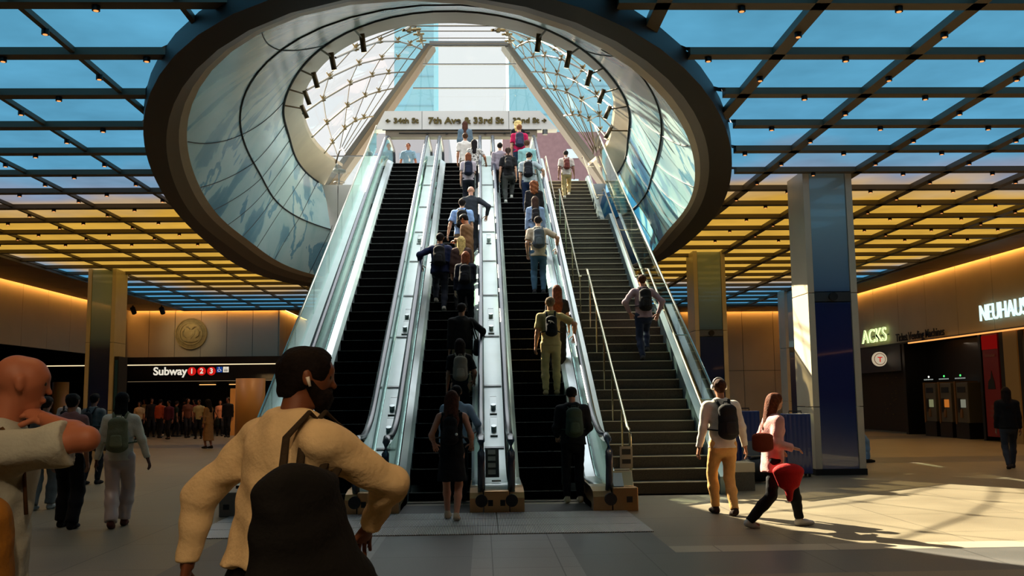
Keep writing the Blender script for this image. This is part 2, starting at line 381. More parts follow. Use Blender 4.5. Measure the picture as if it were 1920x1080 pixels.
# one LED material whose colour drifts from blue to amber across the hall
def led():
    m = bpy.data.materials.new('led_panel'); m.use_nodes = True; t = m.node_tree; t.nodes.clear()
    o = t.nodes.new('ShaderNodeOutputMaterial'); e = t.nodes.new('ShaderNodeEmission'); t.links.new(e.outputs[0], o.inputs[0])
    g = t.nodes.new('ShaderNodeNewGeometry'); s = t.nodes.new('ShaderNodeSeparateXYZ'); t.links.new(g.outputs['Position'], s.inputs[0])
    n = t.nodes.new('ShaderNodeTexNoise'); n.inputs['Scale'].default_value = .32; n.inputs['Detail'].default_value = 2; t.links.new(g.outputs['Position'], n.inputs['Vector'])
    def math_(op, a, b=None, c=None):
        q = t.nodes.new('ShaderNodeMath'); q.operation = op
        for i, v in enumerate((a, b, c)):
            if v is None: continue
            if isinstance(v, (int, float)): q.inputs[i].default_value = v
            else: t.links.new(v, q.inputs[i])
        return q.outputs[0]
    yy = math_('MULTIPLY_ADD', s.outputs[0], .085, s.outputs[1])
    yy = math_('ADD', yy, math_('MULTIPLY', math_('SUBTRACT', n.outputs[0], .5), 7))
    ax = math_('ABSOLUTE', s.outputs[0])
    lft = math_('MULTIPLY', math_('LESS_THAN', s.outputs[0], 0), 1.8)
    edge = math_('MULTIPLY', math_('MAXIMUM', math_('SUBTRACT', math_('ADD', ax, lft), 13.2), 0), 3.4)
    gate = t.nodes.new('ShaderNodeMapRange'); gate.inputs[1].default_value = 23; gate.inputs[2].default_value = 29
    t.links.new(s.outputs[1], gate.inputs[0])
    yy = math_('ADD', yy, math_('MULTIPLY', edge, gate.outputs[0]))
    r = t.nodes.new('ShaderNodeValToRGB'); t.links.new(math_('DIVIDE', yy, 50), r.inputs[0]); el = r.color_ramp.elements
    el[0].position = 0; el[0].color = (*lin((92,172,206)), 1); el[1].position = 1; el[1].color = (*lin((80,165,215)), 1)
    for p, c in ((17.5,(98,170,208)),(20.0,(146,160,185)),(21.2,(205,172,125)),(22.8,(224,172,68)),(35.5,(226,176,72)),(38.3,(206,172,122)),(40.2,(150,165,180)),(42,(90,165,210))):
        k = el.new(p/50); k.color = (*lin(c), 1)
    nv = t.nodes.new('ShaderNodeTexNoise'); nv.inputs['Scale'].default_value = .9; nv.inputs['Detail'].default_value = 3; t.links.new(g.outputs['Position'], nv.inputs['Vector'])
    t.links.new(math_('MULTIPLY_ADD', nv.outputs[0], .55, .58), e.inputs[1])
    t.links.new(r.outputs[0], e.inputs[0])
    return m
LED = led(); FRAME = LAT
cnt = 0
for j in range(-3, 22):
    y0 = GY0+j*PY+.10; y1 = GY0+(j+1)*PY-.10; yc = (y0+y1)/2
    for k in range(-8, 8):
        xa = GX0+k*PX; w = .085 if xa > 0 else .035; wb = .085 if xa+PX > 0 else .035
        x0 = xa+w; x1 = xa+PX-wb; xc = (x0+x1)/2
        c4 = [inside(x, y) for x in (x0, xc, x1) for y in (y0, yc, y1)]
        if all(c4): continue
        # only the panels the photograph can show
        vis = False
        for (x, y) in ((x0, y0), (x1, y0), (x0, y1), (x1, y1)):
            d = np.array([x, y, ZP])-CC; zz = d@CF
            if zz > 0:
                ux = 960+FPX*(d@CR)/zz; uy = 540-FPX*(d@CU)/zz
                if -150 < ux < 2070 and -120 < uy < 1080: vis = True
        if not vis: continue
        if any(c4):
            mbp, vs = grid_cells(x0, x1, y0, y1)
            if len(mbp.f) < 4: continue
            mbp.v = [(x, y, ZP) for x, y in vs]
        else:
            mbp = MB(); mbp.add([(x0,y0,ZP),(x1,y0,ZP),(x1,y1,ZP),(x0,y1,ZP)], [(0,1,2,3)])
        yv = yc+.085*xc+max(abs(xc)+(1.8 if xc < 0 else 0)-13.2, 0)*3.4*min(1, max(0, (yc-23)/6))
        colr = 'blue' if yv < 18.6 or yv > 41 else ('pale grey' if yv < 21.3 or yv > 38.6 else 'amber')
        sd = 'right' if k >= 0 else 'left'; pos = k+1 if k >= 0 else -k
        o = mbp.build('ceiling_light_panel', LED)
        tag(o, f'glowing {colr} ceiling panel, {ordn(j+4)} row from the front, {ordn(pos)} column {sd} of centre', 'ceiling light', 'glowing ceiling panels in the lattice')
        cnt += 1
print('panels', cnt)
# small downlights under the beams
DLM = mat('downlight_can', (30, 22, 16), .4, .6); DLE = emis('downlight_glow', (255, 160, 90), 1.4)
ncan = MB(); ncan.cyl((0,0,-.06), .045, .07, 'z', 12); dl0 = ncan.build('lamp_can', DLM); dmesh = dl0.data; bpy.data.objects.remove(dl0)
ncan = MB(); ncan.cyl((0,0,-.064), .028, .004, 'z', 12); dl1 = ncan.build('glow', DLE); emesh = dl1.data; bpy.data.objects.remove(dl1)
nd = 0
for j in range(-1, 13):
    for k in range(-8, 8):
        for kind in (0, 1):
            x = GX0+(k+.5)*PX if kind == 0 else GX0+k*PX; y = GY0+j*PY if kind == 0 else GY0+(j+.48)*PY
            if inside(x, y) or min(math.hypot(x-radial(x, y)[0], y-radial(x, y)[1]), 9) < .25: continue
            d = np.array([x, y, 6])-CC; zz = d@CF; ux = 960+FPX*(d@CR)/zz; uy = 540-FPX*(d@CU)/zz
            if not (-5 < ux < 1925 and -5 < uy < 900): continue
            if y > 27: continue
            sd = 'right' if k >= 0 else 'left'; pos = k+1 if k >= 0 else -k
            t_ = thing('downlight', f'tiny amber downlight under a {"cross" if kind == 0 else "lengthwise"} beam, row {j+3} from front, column {pos} {sd} of centre', 'downlight', (x, y, ZB if (kind == 0 or x > 0) else 6.03), 0, 'downlights under the lattice')
            for nm, me in (('lamp_can', dmesh), ('glow', emesh)):
                c = bpy.data.objects.new(nm, me); COL.objects.link(c); c.parent = t_
            nd += 1
print('downlights', nd)
# ------------------------------------------------------------------ floor
def stone(name, ca, cb, rough, joints=True, jx=1.22, jy=1.22, speck=90, ox=0.0, oy=0.0):
    m = bpy.data.materials.new(name); m.use_nodes = True; t = m.node_tree; b = t.nodes['Principled BSDF']
    tc = t.nodes.new('ShaderNodeTexCoord'); n = t.nodes.new('ShaderNodeTexNoise'); n.inputs['Scale'].default_value = speck; n.inputs['Detail'].default_value = 3
    n2 = t.nodes.new('ShaderNodeTexNoise'); n2.inputs['Scale'].default_value = .7; n2.inputs['Detail'].default_value = 4
    t.links.new(tc.outputs['Object'], n.inputs[0]); t.links.new(tc.outputs['Object'], n2.inputs[0])
    ad = t.nodes.new('ShaderNodeMath'); ad.operation = 'MULTIPLY_ADD'; ad.inputs[1].default_value = .45
    t.links.new(n2.outputs[0], ad.inputs[0]); 
    sc = t.nodes.new('ShaderNodeMath'); sc.operation = 'MULTIPLY'; sc.inputs[1].default_value = .6; t.links.new(n.outputs[0], sc.inputs[0]); t.links.new(sc.outputs[0], ad.inputs[2])
    r = t.nodes.new('ShaderNodeValToRGB'); r.color_ramp.elements[0].position = .36; r.color_ramp.elements[1].position = .66
    r.color_ramp.elements[0].color = (*lin(ca), 1); r.color_ramp.elements[1].color = (*lin(cb), 1); t.links.new(ad.outputs[0], r.inputs[0])
    colr = r.outputs[0]
    if joints:
        br = t.nodes.new('ShaderNodeTexBrick'); br.offset = 0; br.inputs['Scale'].default_value = 1; br.inputs['Mortar Size'].default_value = .006
        br.inputs['Brick Width'].default_value = jx; br.inputs['Row Height'].default_value = jy; br.inputs['Color1'].default_value = (1,1,1,1); br.inputs['Color2'].default_value = (.90,.90,.90,1); br.inputs['Mortar'].default_value = (.25,.25,.25,1)
        mp = t.nodes.new('ShaderNodeMapping'); mp.inputs['Location'].default_value = (ox, oy, 0); t.links.new(tc.outputs['Object'], mp.inputs[0]); t.links.new(mp.outputs[0], br.inputs['Vector'])
        mx = t.nodes.new('ShaderNodeMix'); mx.data_type = 'RGBA'; mx.blend_type = 'MULTIPLY'; mx.inputs[0].default_value = 1
        t.links.new(colr, mx.inputs[6]); t.links.new(br.outputs[0], mx.inputs[7]); colr = mx.outputs[2]
    t.links.new(colr, b.inputs['Base Color'])
    rr = t.nodes.new('ShaderNodeMapRange'); rr.inputs[3].default_value = rough-.06; rr.inputs[4].default_value = rough+.1; t.links.new(n2.outputs[0], rr.inputs[0]); t.links.new(rr.outputs[0], b.inputs['Roughness'])
    b.inputs['Specular IOR Level'].default_value = .35
    return m
F_LT = stone('granite_light', (98,90,74), (134,124,102), .42, True, 1.83, 1.64, 90, .3, .5)
F_DK = stone('granite_dark', (66,66,64), (92,92,90), .40, True, 1.6, 1.4)
F_ML = stone('granite_mid', (100,100,97), (128,128,124), .40, True, .64, .57, 90, .56, .0)
F_BN = stone('granite_band', (140,130,110), (168,158,136), .42, True, 1.2, 1.2)
xs = [-24,-17,-12,-8.4,-6,-2.97,-1.97,-1.12,-.12,.90,1.93,6,12,16.7,24]; ys = [-10,4.5,8.6,9.85,10.25,11.33,15,22,24,30,34,36.5,44,62]
mb = MB(); vid = {}
for i, x in enumerate(xs):
    for j, y in enumerate(ys): vid[(i, j)] = len(mb.v); mb.v.append((x, y, 0))
for i in range(len(xs)-1):
    for j in range(len(ys)-1):
        xc = (xs[i]+xs[i+1])/2; yc = (ys[j]+ys[j+1])/2; mi = 0
        if 4.5 < yc < 11.33:
            if -2.97 < xc < -1.97 or -1.12 < xc < -.12 or .90 < xc < 1.93: mi = 1
            elif -1.97 < xc < .90: mi = 2
        if xc > 1.93 and 8.6 < yc < 9.85: mi = 1
        if xc > 1.93 and 9.85 < yc < 10.25: mi = 3
        if xc < -2.97 and 4.5 < yc < 8.6: mi = 0
        if 22 < yc < 24 and xc > 6: mi = 1
        if 34 < yc < 36.5: mi = 1
        mb.f.append((vid[(i,j)], vid[(i+1,j)], vid[(i+1,j+1)], vid[(i,j+1)])); mb.m.append(mi)
struct(mb.build('floor', [F_LT, F_DK, F_ML, F_BN]))
# metal entry grating in front of the escalators
def grate_mat():
    m = bpy.data.materials.new('grating'); m.use_nodes = True; t = m.node_tree; b = t.nodes['Principled BSDF']
    tc = t.nodes.new('ShaderNodeTexCoord'); w = t.nodes.new('ShaderNodeTexWave'); w.bands_direction = 'X'; w.inputs['Scale'].default_value = 15.7
    t.links.new(tc.outputs['Object'], w.inputs[0]); r = t.nodes.new('ShaderNodeValToRGB')
    r.color_ramp.elements[0].position = .35; r.color_ramp.elements[0].color = (.09,.09,.088,1); r.color_ramp.elements[1].position = .6; r.color_ramp.elements[1].color = (.62,.62,.60,1)
    t.links.new(w.outputs[0], r.inputs[0]); t.links.new(r.outputs[0], b.inputs['Base Color']); b.inputs['Roughness'].default_value = .4; b.inputs['Metallic'].default_value = .3
    bp = t.nodes.new('ShaderNodeBump'); bp.inputs['Distance'].default_value = .01; bp.inputs['Strength'].default_value = .6; t.links.new(w.outputs[0], bp.inputs['Height']); t.links.new(bp.outputs[0], b.inputs['Normal'])
    return m
GR = grate_mat()
for lb, x0, x1, y0, y1 in (('front left', -3.45, .165, 11.33, 12.02), ('front right', .175, 1.97, 11.33, 12.02), ('middle left', -3.45, .165, 12.05, 12.72), ('middle right', .175, 1.97, 12.05, 12.72),
                           ('rear left', -3.45, .165, 12.75, 13.42), ('rear right', .175, 1.97, 12.75, 13.42)):
    mb = MB(); mb.box(x0, x1, y0, y1, .0005, .012); o = mb.build('metal_grating', GR)
    tag(o, f'ribbed steel floor grating at the escalator foot, {lb} section', 'floor grating', 'steel gratings at the escalator foot')

# ------------------------------------------------------------------ hall walls and soffits
WALLP = mat('wall_cream', (172, 158, 130), .55, 0, .4, .05, .6)
WOOD = mat('soffit_brown', (96, 68, 40), .5, 0, .4, .12, 1.5)
SEAM = mat('seam_dark', (30, 26, 20), .7); COVE = emis('cove_light', (255, 178, 88), 22.0); DARK = mat('dark_recess', (16, 14, 13), .6)
def panel_wall(name, axis, c, a, b, z0, z1, step, m=None, zs=()):
    m = m or WALLP; mb = MB(); n = max(1, round((b-a)/step)); st = (b-a)/n
    zz = [z0]+list(zs)+[z1]; g = .012
    for i in range(n):
        for j in range(len(zz)-1):
            u0, u1 = a+i*st+g, a+(i+1)*st-g; w0, w1 = zz[j]+(g if j else 0), zz[j+1]-g
            if axis == 'x': mb.box(c-.02, c+.02, u0, u1, w0, w1)
            else: mb.box(u0, u1, c-.02, c+.02, w0, w1)
    if axis == 'x': mb.box(c+(.02 if c > 0 else -.1), c+(.1 if c > 0 else -.02), a, b, z0, z1, 1)
    else: mb.box(a, b, c+.02, c+.1, z0, z1, 1)
    return struct(mb.build(name, [m, SEAM]))
panel_wall('wall_left', 'x', -17.2, -10, 46.8, 3.72, 6.3, 2.1)
mbw = MB(); mbw.box(-17.5, -17.3, -10, 30, 0, 3.7); struct(mbw.build('wall_left_lower', mat('dark_panelling', (46, 38, 30), .5)))
panel_wall('wall_back_left', 'y', 47.0, -17.4, -9.92, 3.72, 6.3, 1.35)
panel_wall('wall_return', 'x', -9.9, 47.0, 54.0, 3.72, 6.3, 1.8)
panel_wall('wall_back_middle', 'y', 54.0, -9.9, 10.4, 0, 6.3, 1.8, None, (3.0,))
panel_wall('wall_back_right', 'y', 50.2, 10.4, 17, 0, 6.3, 1.8, None, (2.9,))
panel_wall('wall_right', 'x', 16.75, -10, 50, 3.58, 6.3, 2.4)
mb = MB(); mb.box(-24, 24, -10.2, -10, 0, 6.3); struct(mb.build('wall_front', mat('wall_behind', (90, 84, 74), .7)))
mb = MB(); mb.box(-24.2, -24, -10, 62, 0, 6.3); struct(mb.build('wall_far_left', DARK))
mb = MB(); mb.box(24, 24.2, -10, 62, 0, 6.3); struct(mb.build('wall_far_right', DARK))
mb = MB(); mb.box(-24, 24, 62, 62.2, 0, 6.3); struct(mb.build('wall_far_back', DARK))
# brown plank soffits between lattice edge and walls, leaving a slot for the cove light
def soffit(name, x0, x1, y0, y1, lines, axis):
    mb = MB(); n = lines
    for i in range(n):
        if axis == 'y': mb.box(x0, x1, y0+(y1-y0)*i/n+.01, y0+(y1-y0)*(i+1)/n-.01, 5.98, 6.1)
        else: mb.box(x0+(x1-x0)*i/n+.01, x0+(x1-x0)*(i+1)/n-.01, y0, y1, 5.98, 6.1)
    struct(mb.build(name, WOOD))
soffit('trim_11', -16.95, XL-.02, -10, 46.6, 18, 'y')
soffit('trim_12', XR+.02, 16.5, -10, 49.9, 18, 'y')
soffit('trim_13', -16.95, -9.6, YF+.02, 46.75, 4, 'x')
soffit('trim_14', -9.6, 10.4, YF+.02, 53.7, 12, 'x')
soffit('trim_15', 10.4, 14.9, YF+.02, 49.9, 4, 'x')
mb = MB(); mb.box(XL-.05, XL, YN, YF, 5.94, 6.14); mb.box(XR, XR+.05, YN, YF, 5.94, 6.14); mb.box(XL, XR, YF, YF+.05, 5.94, 6.14); struct(mb.build('trim_16', LAT))
# cove strips
def cove(x0, x1, y0, y1, lb):
    mb = MB(); mb.box(x0, x1, y0, y1, 6.06, 6.09); o = mb.build('cove_light', COVE)
    tag(o, lb, 'cove light', 'warm cove lights along the walls')
cove(-17.08, -17.0, 6, 46.6, 'warm amber cove light strip along the top of the left wall')
cove(16.58, 16.66, 6, 50, 'warm amber cove light strip along the top of the right shop wall')
cove(-17, -9.95, 46.82, 46.90, 'warm amber cove light strip above the round bronze medallion wall')
cove(-9.80, -9.72, 47, 53.7, 'warm amber cove light strip on the return wall beside the medallion wall')
cove(-9.6, 10.3, 53.8, 53.88, 'warm amber cove light strip far behind the escalators')
cove(10.5, 16.5, 49.98, 50.06, 'warm amber cove light strip on the rear wall right of the stairs')

# fascia with Subway sign
mb = MB(); mb.box(-23.9, -9.7, 46.2, 46.7, 2.55, 3.72); fa = mb.build('subway_fascia', mat('gloss_black', (9, 9, 10), .25))
tag(fa, 'long glossy black fascia beneath the round medallion carrying the Subway sign', 'fascia')
mb = MB(); mb.box(-9.7, -9.2, 46.2, 54, 2.55, 3.72); struct(mb.build('trim_17', _mats['gloss_black']))
WHITE = emis('light_line', (255, 226, 180), 1.3)
mb = MB(); mb.box(-22, -9.7, 46.17, 46.2, 3.33, 3.37); mb.build('light_line', WHITE, fa)
mb = MB(); mb.box(-16.8, -9.75, 46.17, 46.2, 2.56, 2.575); mb.build('lower_light_line', emis('light_line_dim', (255, 220, 170), .25), fa)
SW = emis('sign_white', (235, 225, 205), .95)
sg = thing('subway_sign', 'Subway sign with red 1 2 3 discs on the black fascia under the medallion', 'sign', (-14.3, 46.17, 3.03))
text_obj('lettering', 'Subway', .52, SW, (-.52, -.01, 0), (pi/2, 0, 0), sg, .01, 'CENTER', .012)
RED = emis('route_red', (205, 28, 24), .9)
for i, ch in enumerate('123'):
    x = .50+i*.46; d = MB().tube([(x, -.012, 0), (x, .0, 0)], .20, 24); dd = d.build('route_disc', RED, sg)
    text_obj('route_number', ch, .34, SW, (x, -.022, 0), (pi/2, 0, 0), dd, .004, 'CENTER', .008)
BLU = emis('icon_blue', (30, 70, 150), .8)
def wheelchair(par, x, z, s, front):
    mb = MB(); mb.box(x-s, x+s, -.012, 0, z-s, z+s); q = mb.build('access_icon', BLU, par)
    mb = MB(); y = -.02
    mb.tube([(x-.15*s, y, z+.7*s), (x-.1*s, y, z+.1*s), (x+.35*s, y, z+.1*s), (x+.55*s, y, z-.45*s), (x+.75*s, y, z-.4*s)], .07*s, 6)
    mb.tube([(x-.1*s+.45*s*cos(a), y, z-.3*s+.45*s*sin(a)) for a in np.linspace(2.2, 5.9, 12)], .07*s, 6)
    mb.cyl((x-.15*s, y-.01, z+.78*s), .13*s, .02, 'y', 10)
    mb.build('figure', SW, q)
def lift_icon(par, x, z, s):
    mb = MB(); mb.box(x-s, x+s, -.012, 0, z-s, z+s); q = mb.build('elevator_icon', SW, par)
    mb = MB(); y0, y1 = -.02, -.012
    for a in (-.45, 0, .45):
        mb.box(x+a*s-.12*s, x+a*s+.12*s, y0, y1, z-.75*s, z+.05*s); mb.cyl((x+a*s, y0, z+.22*s), .11*s, .008, 'y', 8)
    mb.tube([(x-.4*s, y0, z+.55*s), (x-.2*s, y0, z+.85*s), (x, y0, z+.55*s)], .04*s, 4); mb.tube([(x+.1*s, y0, z+.85*s), (x+.3*s, y0, z+.55*s), (x+.5*s, y0, z+.85*s)], .04*s, 4)
    mb.build('figure', MATTE, q)
wheelchair(sg, 1.80, .07, .13, 0); lift_icon(sg, 2.10, .07, .13)
sg2 = thing('elevator_sign', 'small wheelchair and elevator icons on the fascia left of the column', 'sign', (-20.15, 46.17, 3.03))
wheelchair(sg2, -1.9+1.02, .0, .13, 0); lift_icon(sg2, -1.9+1.32, .0, .13)
# medallion
mdl = thing('medallion', 'large round bronze medallion on the cream wall above the Subway sign', 'medallion', (-14.11, 46.96, 4.87))
BRZ = mat('medallion_bronze', (150, 130, 80), .42, .4, .5, .15, 6)
mb = MB(); N = 48; prof = [(0,.0),(.0,-.05),(.50,-.055),(.52,-.09),(.56,-.09),(.58,-.055),(.70,-.055),(.715,-.10),(.76,-.10),(.775,0)]
rings = [[(r*cos(2*pi*k/N), y, r*sin(2*pi*k/N)) for k in range(N)] for r, y in prof[1:]]
vs = [p for r in rings for p in r]; fs = [(i*N+k, i*N+(k+1)%N, (i+1)*N+(k+1)%N, (i+1)*N+k) for i in range(1, len(rings)-1) for k in range(N)]
mb.add(vs, fs+[tuple(N+k for k in range(N))]); mb.build('disc', BRZ, mdl)
mb = MB()
for k in range(60):
    a = 2*pi*k/60+.03; r = .64
    mb.tube([(r*cos(a)*.95, -.06, r*sin(a)*.95), (r*cos(a)*1.05, -.06, r*sin(a)*1.05)], .012, 4)
mb.build('rim_marks', BRZ, mdl)
mb = MB()   # generic relief: a shield between scroll leaves
mb.prism([(-.18,.16),(.18,.16),(.18,-.02),(0,-.24),(-.18,-.02)], -.085, -.05, 'y')
mb.prism([(-.11,.10),(.11,.10),(.11,-.01),(0,-.15),(-.11,-.01)], -.10, -.08, 'y')
for s in (-1, 1):
    mb.tube([(s*.22, -.07, -.2), (s*.36, -.075, -.1), (s*.40, -.075, .08), (s*.30, -.075, .24)], [.02,.04,.05,.02], 8)
    mb.tube([(s*.05, -.07, .22), (s*.16, -.075, .33), (s*.27, -.07, .34)], [.03,.04,.01], 8)
mb.cyl((0,-.08,.27), .07, .03, 'y', 16); mb.tube([(-.35,-.07,-.33),(-.15,-.07,-.40),(.15,-.07,-.40),(.35,-.07,-.33)], .03, 6)
mb.build('relief', BRZ, mdl)
for k, (px, py, lb) in enumerate(((249,577,'left'), (303,577,'right'))):
    p = atz(px, py, 5.88); th = thing('track_spotlight', f'{lb} of two small black spotlights hanging before the medallion wall', 'spotlight', (p[0], p[1], 5.98), 0, 'black spotlights before the medallion')
    MB().cyl((0,0,-.16), .03, .16, 'z', 10).build('stem', MATTE, th)
    MB().tube([(0,-.04,-.12), (.02,.16,-.34)], .11, 14).build('lamp_head', MATTE, th)
for x_ in (-15.99, -14.72, -12.4):
    l = bpy.data.lights.new('medallion_beam', 'SPOT'); l.energy = 34; l.spot_size = radians(80); l.spot_blend = 1; l.color = (1, .72, .36); l.shadow_soft_size = .1
    o = bpy.data.objects.new('medallion_beam', l); COL.objects.link(o); o.location = (x_, 44.75, 5.5); o.rotation_euler = (Vector(o.location)-Vector((-14.11, 47, 4.6))).to_track_quat('Z', 'Y').to_euler()
# wall below: dark concourse beyond the fascia
mb = MB(); mb.box(-24, -10.4, 57.9, 58.1, 0, 3.0); struct(mb.build('wall_concourse_back', DARK))
mb = MB(); mb.box(-24, -9.6, 46.7, 58, 2.7, 2.8); struct(mb.build('ceiling_concourse', DARK))
# amber-lit round pillar and wall leaf
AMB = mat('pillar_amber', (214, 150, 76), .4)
p = atz(470, 822, 0)
th = thing('round_pillar', 'round amber-lit pillar beneath the right end of the black fascia', 'pillar', (p[0]-.05, p[1], 0))
MB().cyl((0,0,0), .62, 2.56, 'z', 32).build('shaft', AMB, th, True); MB().cyl((0,0,0), .635, .1, 'z', 32).build('base_ring', BRONZE, th)
mb = MB(); mb.box(-11.9, -11.2, 45.9, 46.1, 0, 2.2); o = mb.build('wall_leaf', AMB); tag(o, 'narrow tan wall leaf just left of the round amber pillar', 'wall panel')
th = thing('small_pillar', 'small amber pillar seen left of the foot of the left column', 'pillar', (-19.4, 45.0, 0))
MB().cyl((0,0,0), .35, 2.56, 'z', 24).build('shaft', AMB, th, True)
LT = emis('crowd_glow', (255, 190, 110), 1.0)
mb = MB(); mb.box(-16.3, -15.4, 56, 56.2, 2.55, 2.6); mb.box(-14.6, -13.9, 56, 56.2, 2.55, 2.6)
o = mb.build('ceiling_lamp', LT); tag(o, 'thin dim light line deep in the dark subway concourse', 'lamp')
def alight(name, loc, sx, sy, en, col, rot=(0,0,0)):
    l = bpy.data.lights.new(name, 'AREA'); l.shape = 'RECTANGLE'; l.size = sx; l.size_y = sy; l.energy = en; l.color = col
    o = bpy.data.objects.new(name, l); COL.objects.link(o); o.location = loc; o.rotation_euler = rot; return o
alight('pillar_downlight', (-10.6, 44.2, 2.9), .6, .6, 40, (1,.6,.25))
alight('concourse_lamp', (-15, 50, 2.6), 8, 5, 7, (1,.62,.35))
# amber downlights in the lattice that light the hall floor
for x in (-12.55, -8.9, -5.2, 5.75, 9.4, 13.1, -1.57, 2.09):
    for y in (.7, 5.6, 9.7, 14.6, 21.2, 27.7, 34.3, 40.9):
        if inside(x, y, off(PA0, 1.0)): continue
        l = bpy.data.lights.new('downlight_beam', 'SPOT'); l.energy = 100 if y < 12 else 80; l.spot_size = radians(110); l.spot_blend = .9; l.color = (1, .60, .28); l.shadow_soft_size = .06
        o = bpy.data.objects.new('downlight_beam', l); COL.objects.link(o); o.location = (x, y, 5.9)
def fill_spot(loc, aim, en, size=34):  # added spots, unseen behind the camera, brightening the two foreground men
    l = bpy.data.lights.new('added_fill_beam', 'SPOT'); l.energy = en; l.spot_size = radians(size); l.spot_blend = .8; l.color = (1, .70, .42); l.shadow_soft_size = .15
    o = bpy.data.objects.new('added_fill_beam', l); COL.objects.link(o); o.location = loc; o.rotation_euler = (Vector(loc)-Vector(aim)).to_track_quat('Z', 'Y').to_euler()
fill_spot((.6, -2.6, 5.9), (-.6, 3.7, 1.3), 560); fill_spot((-3.4, -2.4, 5.9), (-1.6, 3.4, 1.3), 230)

# ------------------------------------------------------------------ columns
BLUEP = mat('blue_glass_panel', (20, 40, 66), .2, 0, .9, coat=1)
def zgrad():  # pale upper half stands for the ceiling's reflection, painted into the base colour
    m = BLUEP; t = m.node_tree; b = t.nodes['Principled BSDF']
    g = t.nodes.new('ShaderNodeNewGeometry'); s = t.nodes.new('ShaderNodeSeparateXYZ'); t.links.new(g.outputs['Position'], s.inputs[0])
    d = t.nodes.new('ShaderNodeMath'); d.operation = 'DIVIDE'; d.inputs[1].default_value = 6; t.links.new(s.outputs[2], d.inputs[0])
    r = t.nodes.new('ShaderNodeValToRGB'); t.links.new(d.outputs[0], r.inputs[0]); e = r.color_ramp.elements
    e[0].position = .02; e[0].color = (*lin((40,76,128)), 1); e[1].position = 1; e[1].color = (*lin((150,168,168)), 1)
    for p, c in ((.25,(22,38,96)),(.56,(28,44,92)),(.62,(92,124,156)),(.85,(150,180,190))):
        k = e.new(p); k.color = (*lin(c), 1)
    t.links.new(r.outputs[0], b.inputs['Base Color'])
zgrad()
def column(lb, x0, x1, y0, y1, side=-1, band=True, screen=False):
    xc, yc = (x0+x1)/2, (y0+y1)/2; th = thing('column', lb, 'column', (xc, yc, 0), 0, 'square clad columns')
    hx, hy = (x1-x0)/2, (y1-y0)/2; e = .13
    mb = MB()
    for z0, z1 in ((.12, 1.32), (1.335, 3.58), (3.595, 6.08)):
        mb.box(-hx, -hx+e, -hy, hy, z0, z1); mb.box(hx-e, hx, -hy, hy, z0, z1); mb.box(-hx+e, hx-e, -hy+.03+.3, hy, z0, z1)
    mb.build('cladding', CREAM, th, bevel=.006)
    mb = MB()
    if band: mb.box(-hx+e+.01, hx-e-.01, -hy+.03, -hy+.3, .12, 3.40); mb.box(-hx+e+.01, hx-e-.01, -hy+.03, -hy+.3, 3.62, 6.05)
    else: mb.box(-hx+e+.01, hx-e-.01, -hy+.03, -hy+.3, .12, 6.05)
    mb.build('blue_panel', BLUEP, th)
    if band:
        mb = MB(); mb.box(-hx+e, hx-e, -hy+.015, -hy+.3, 3.415, 3.605); bd = mb.build('band', STEELD, th)
        MB().tube([(0,-hy+.02,3.51),(0,-hy-.05,3.51)], .085, 20).build('camera_dome', MATTE, bd)
    mb = MB(); mb.box(-hx-.012, hx+.012, -hy-.012, hy+.012, 0, .12); mb.build('plinth', MATTE, th)
    return th
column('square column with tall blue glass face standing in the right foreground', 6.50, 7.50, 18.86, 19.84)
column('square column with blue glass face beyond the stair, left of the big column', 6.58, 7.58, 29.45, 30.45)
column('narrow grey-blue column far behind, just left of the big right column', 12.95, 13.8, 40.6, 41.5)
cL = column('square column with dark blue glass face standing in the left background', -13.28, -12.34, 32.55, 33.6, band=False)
mb = MB(); mb.box(.48, .62, -.45, .35, 1.2, 3.12); mb.build('display_case', MATTE, cL)
mb = MB(); mb.box(.50, .60, -.462, -.45, 1.35, 3.0); mb.build('display_screen', emis('screen_dim', (30, 40, 30), .35), cL)

# ------------------------------------------------------------------ right-hand shops
RX = 16.7
NEON = emis('neon_white', (200, 240, 238), 1.6); NEONG = emis('neon_green', (225, 255, 170), 1.5)
RZ = (pi/2, 0, -pi/2)
sgn = text_obj('shop_sign', 'NEUHAUS', .78, NEON, (RX-.10, 30.05, 4.18), RZ, None, .03, 'CENTER', -.006, .80)
tag(sgn, 'tall glowing white shop letters NEUHAUS on the right wall', 'shop sign')
MB().box(-1.3, 1.3, -.02, .02, -.08, -.03).build('mounting_rail', STEELD, sgn)
sgn = text_obj('shop_sign', 'ACKS', .82, NEONG, (RX-.10, 40.2, 4.02), RZ, None, .03, 'CENTER', .0, 1.25)
tag(sgn, 'glowing yellow-green neon letters ACKS beside the big column', 'shop sign')
# dark inner line in each stroke of the neon letters
MB().box(-1.3, 1.3, -.02, .02, -.10, -.03).build('mounting_rail', STEELD, sgn)
sg3 = text_obj('inner_line', 'ACKS', .82, mat('neon_dark', (60, 60, 20), .6), (0, 0, .032), (0,0,0), sgn, .004, 'CENTER', -.028, 1.25)
sgt = text_obj('ticket_sign', 'Ticket Vending Machines', .44, MATTE, (RX-.06, 36.1, 3.80), RZ, None, .015, 'CENTER', .004, .92)
tag(sgt, 'dark lettering Ticket Vending Machines above the ticket machines', 'sign')
mb = MB(); mb.box(RX-.10, RX-.045, -9.9, 37.0, 3.52, 3.57, 0); o = mb.build('shop_light_line', emis('strip_warm', (255, 170, 90), 1.2)); tag(o, 'thin warm light line under the right wall above the shops', 'light strip')
mb = MB(); mb.box(RX, 23.9, -10, 50.2, 3.56, 3.62); struct(mb.build('trim_18', DARK))
SHOP = mat('shop_black', (14, 13, 14), .35)
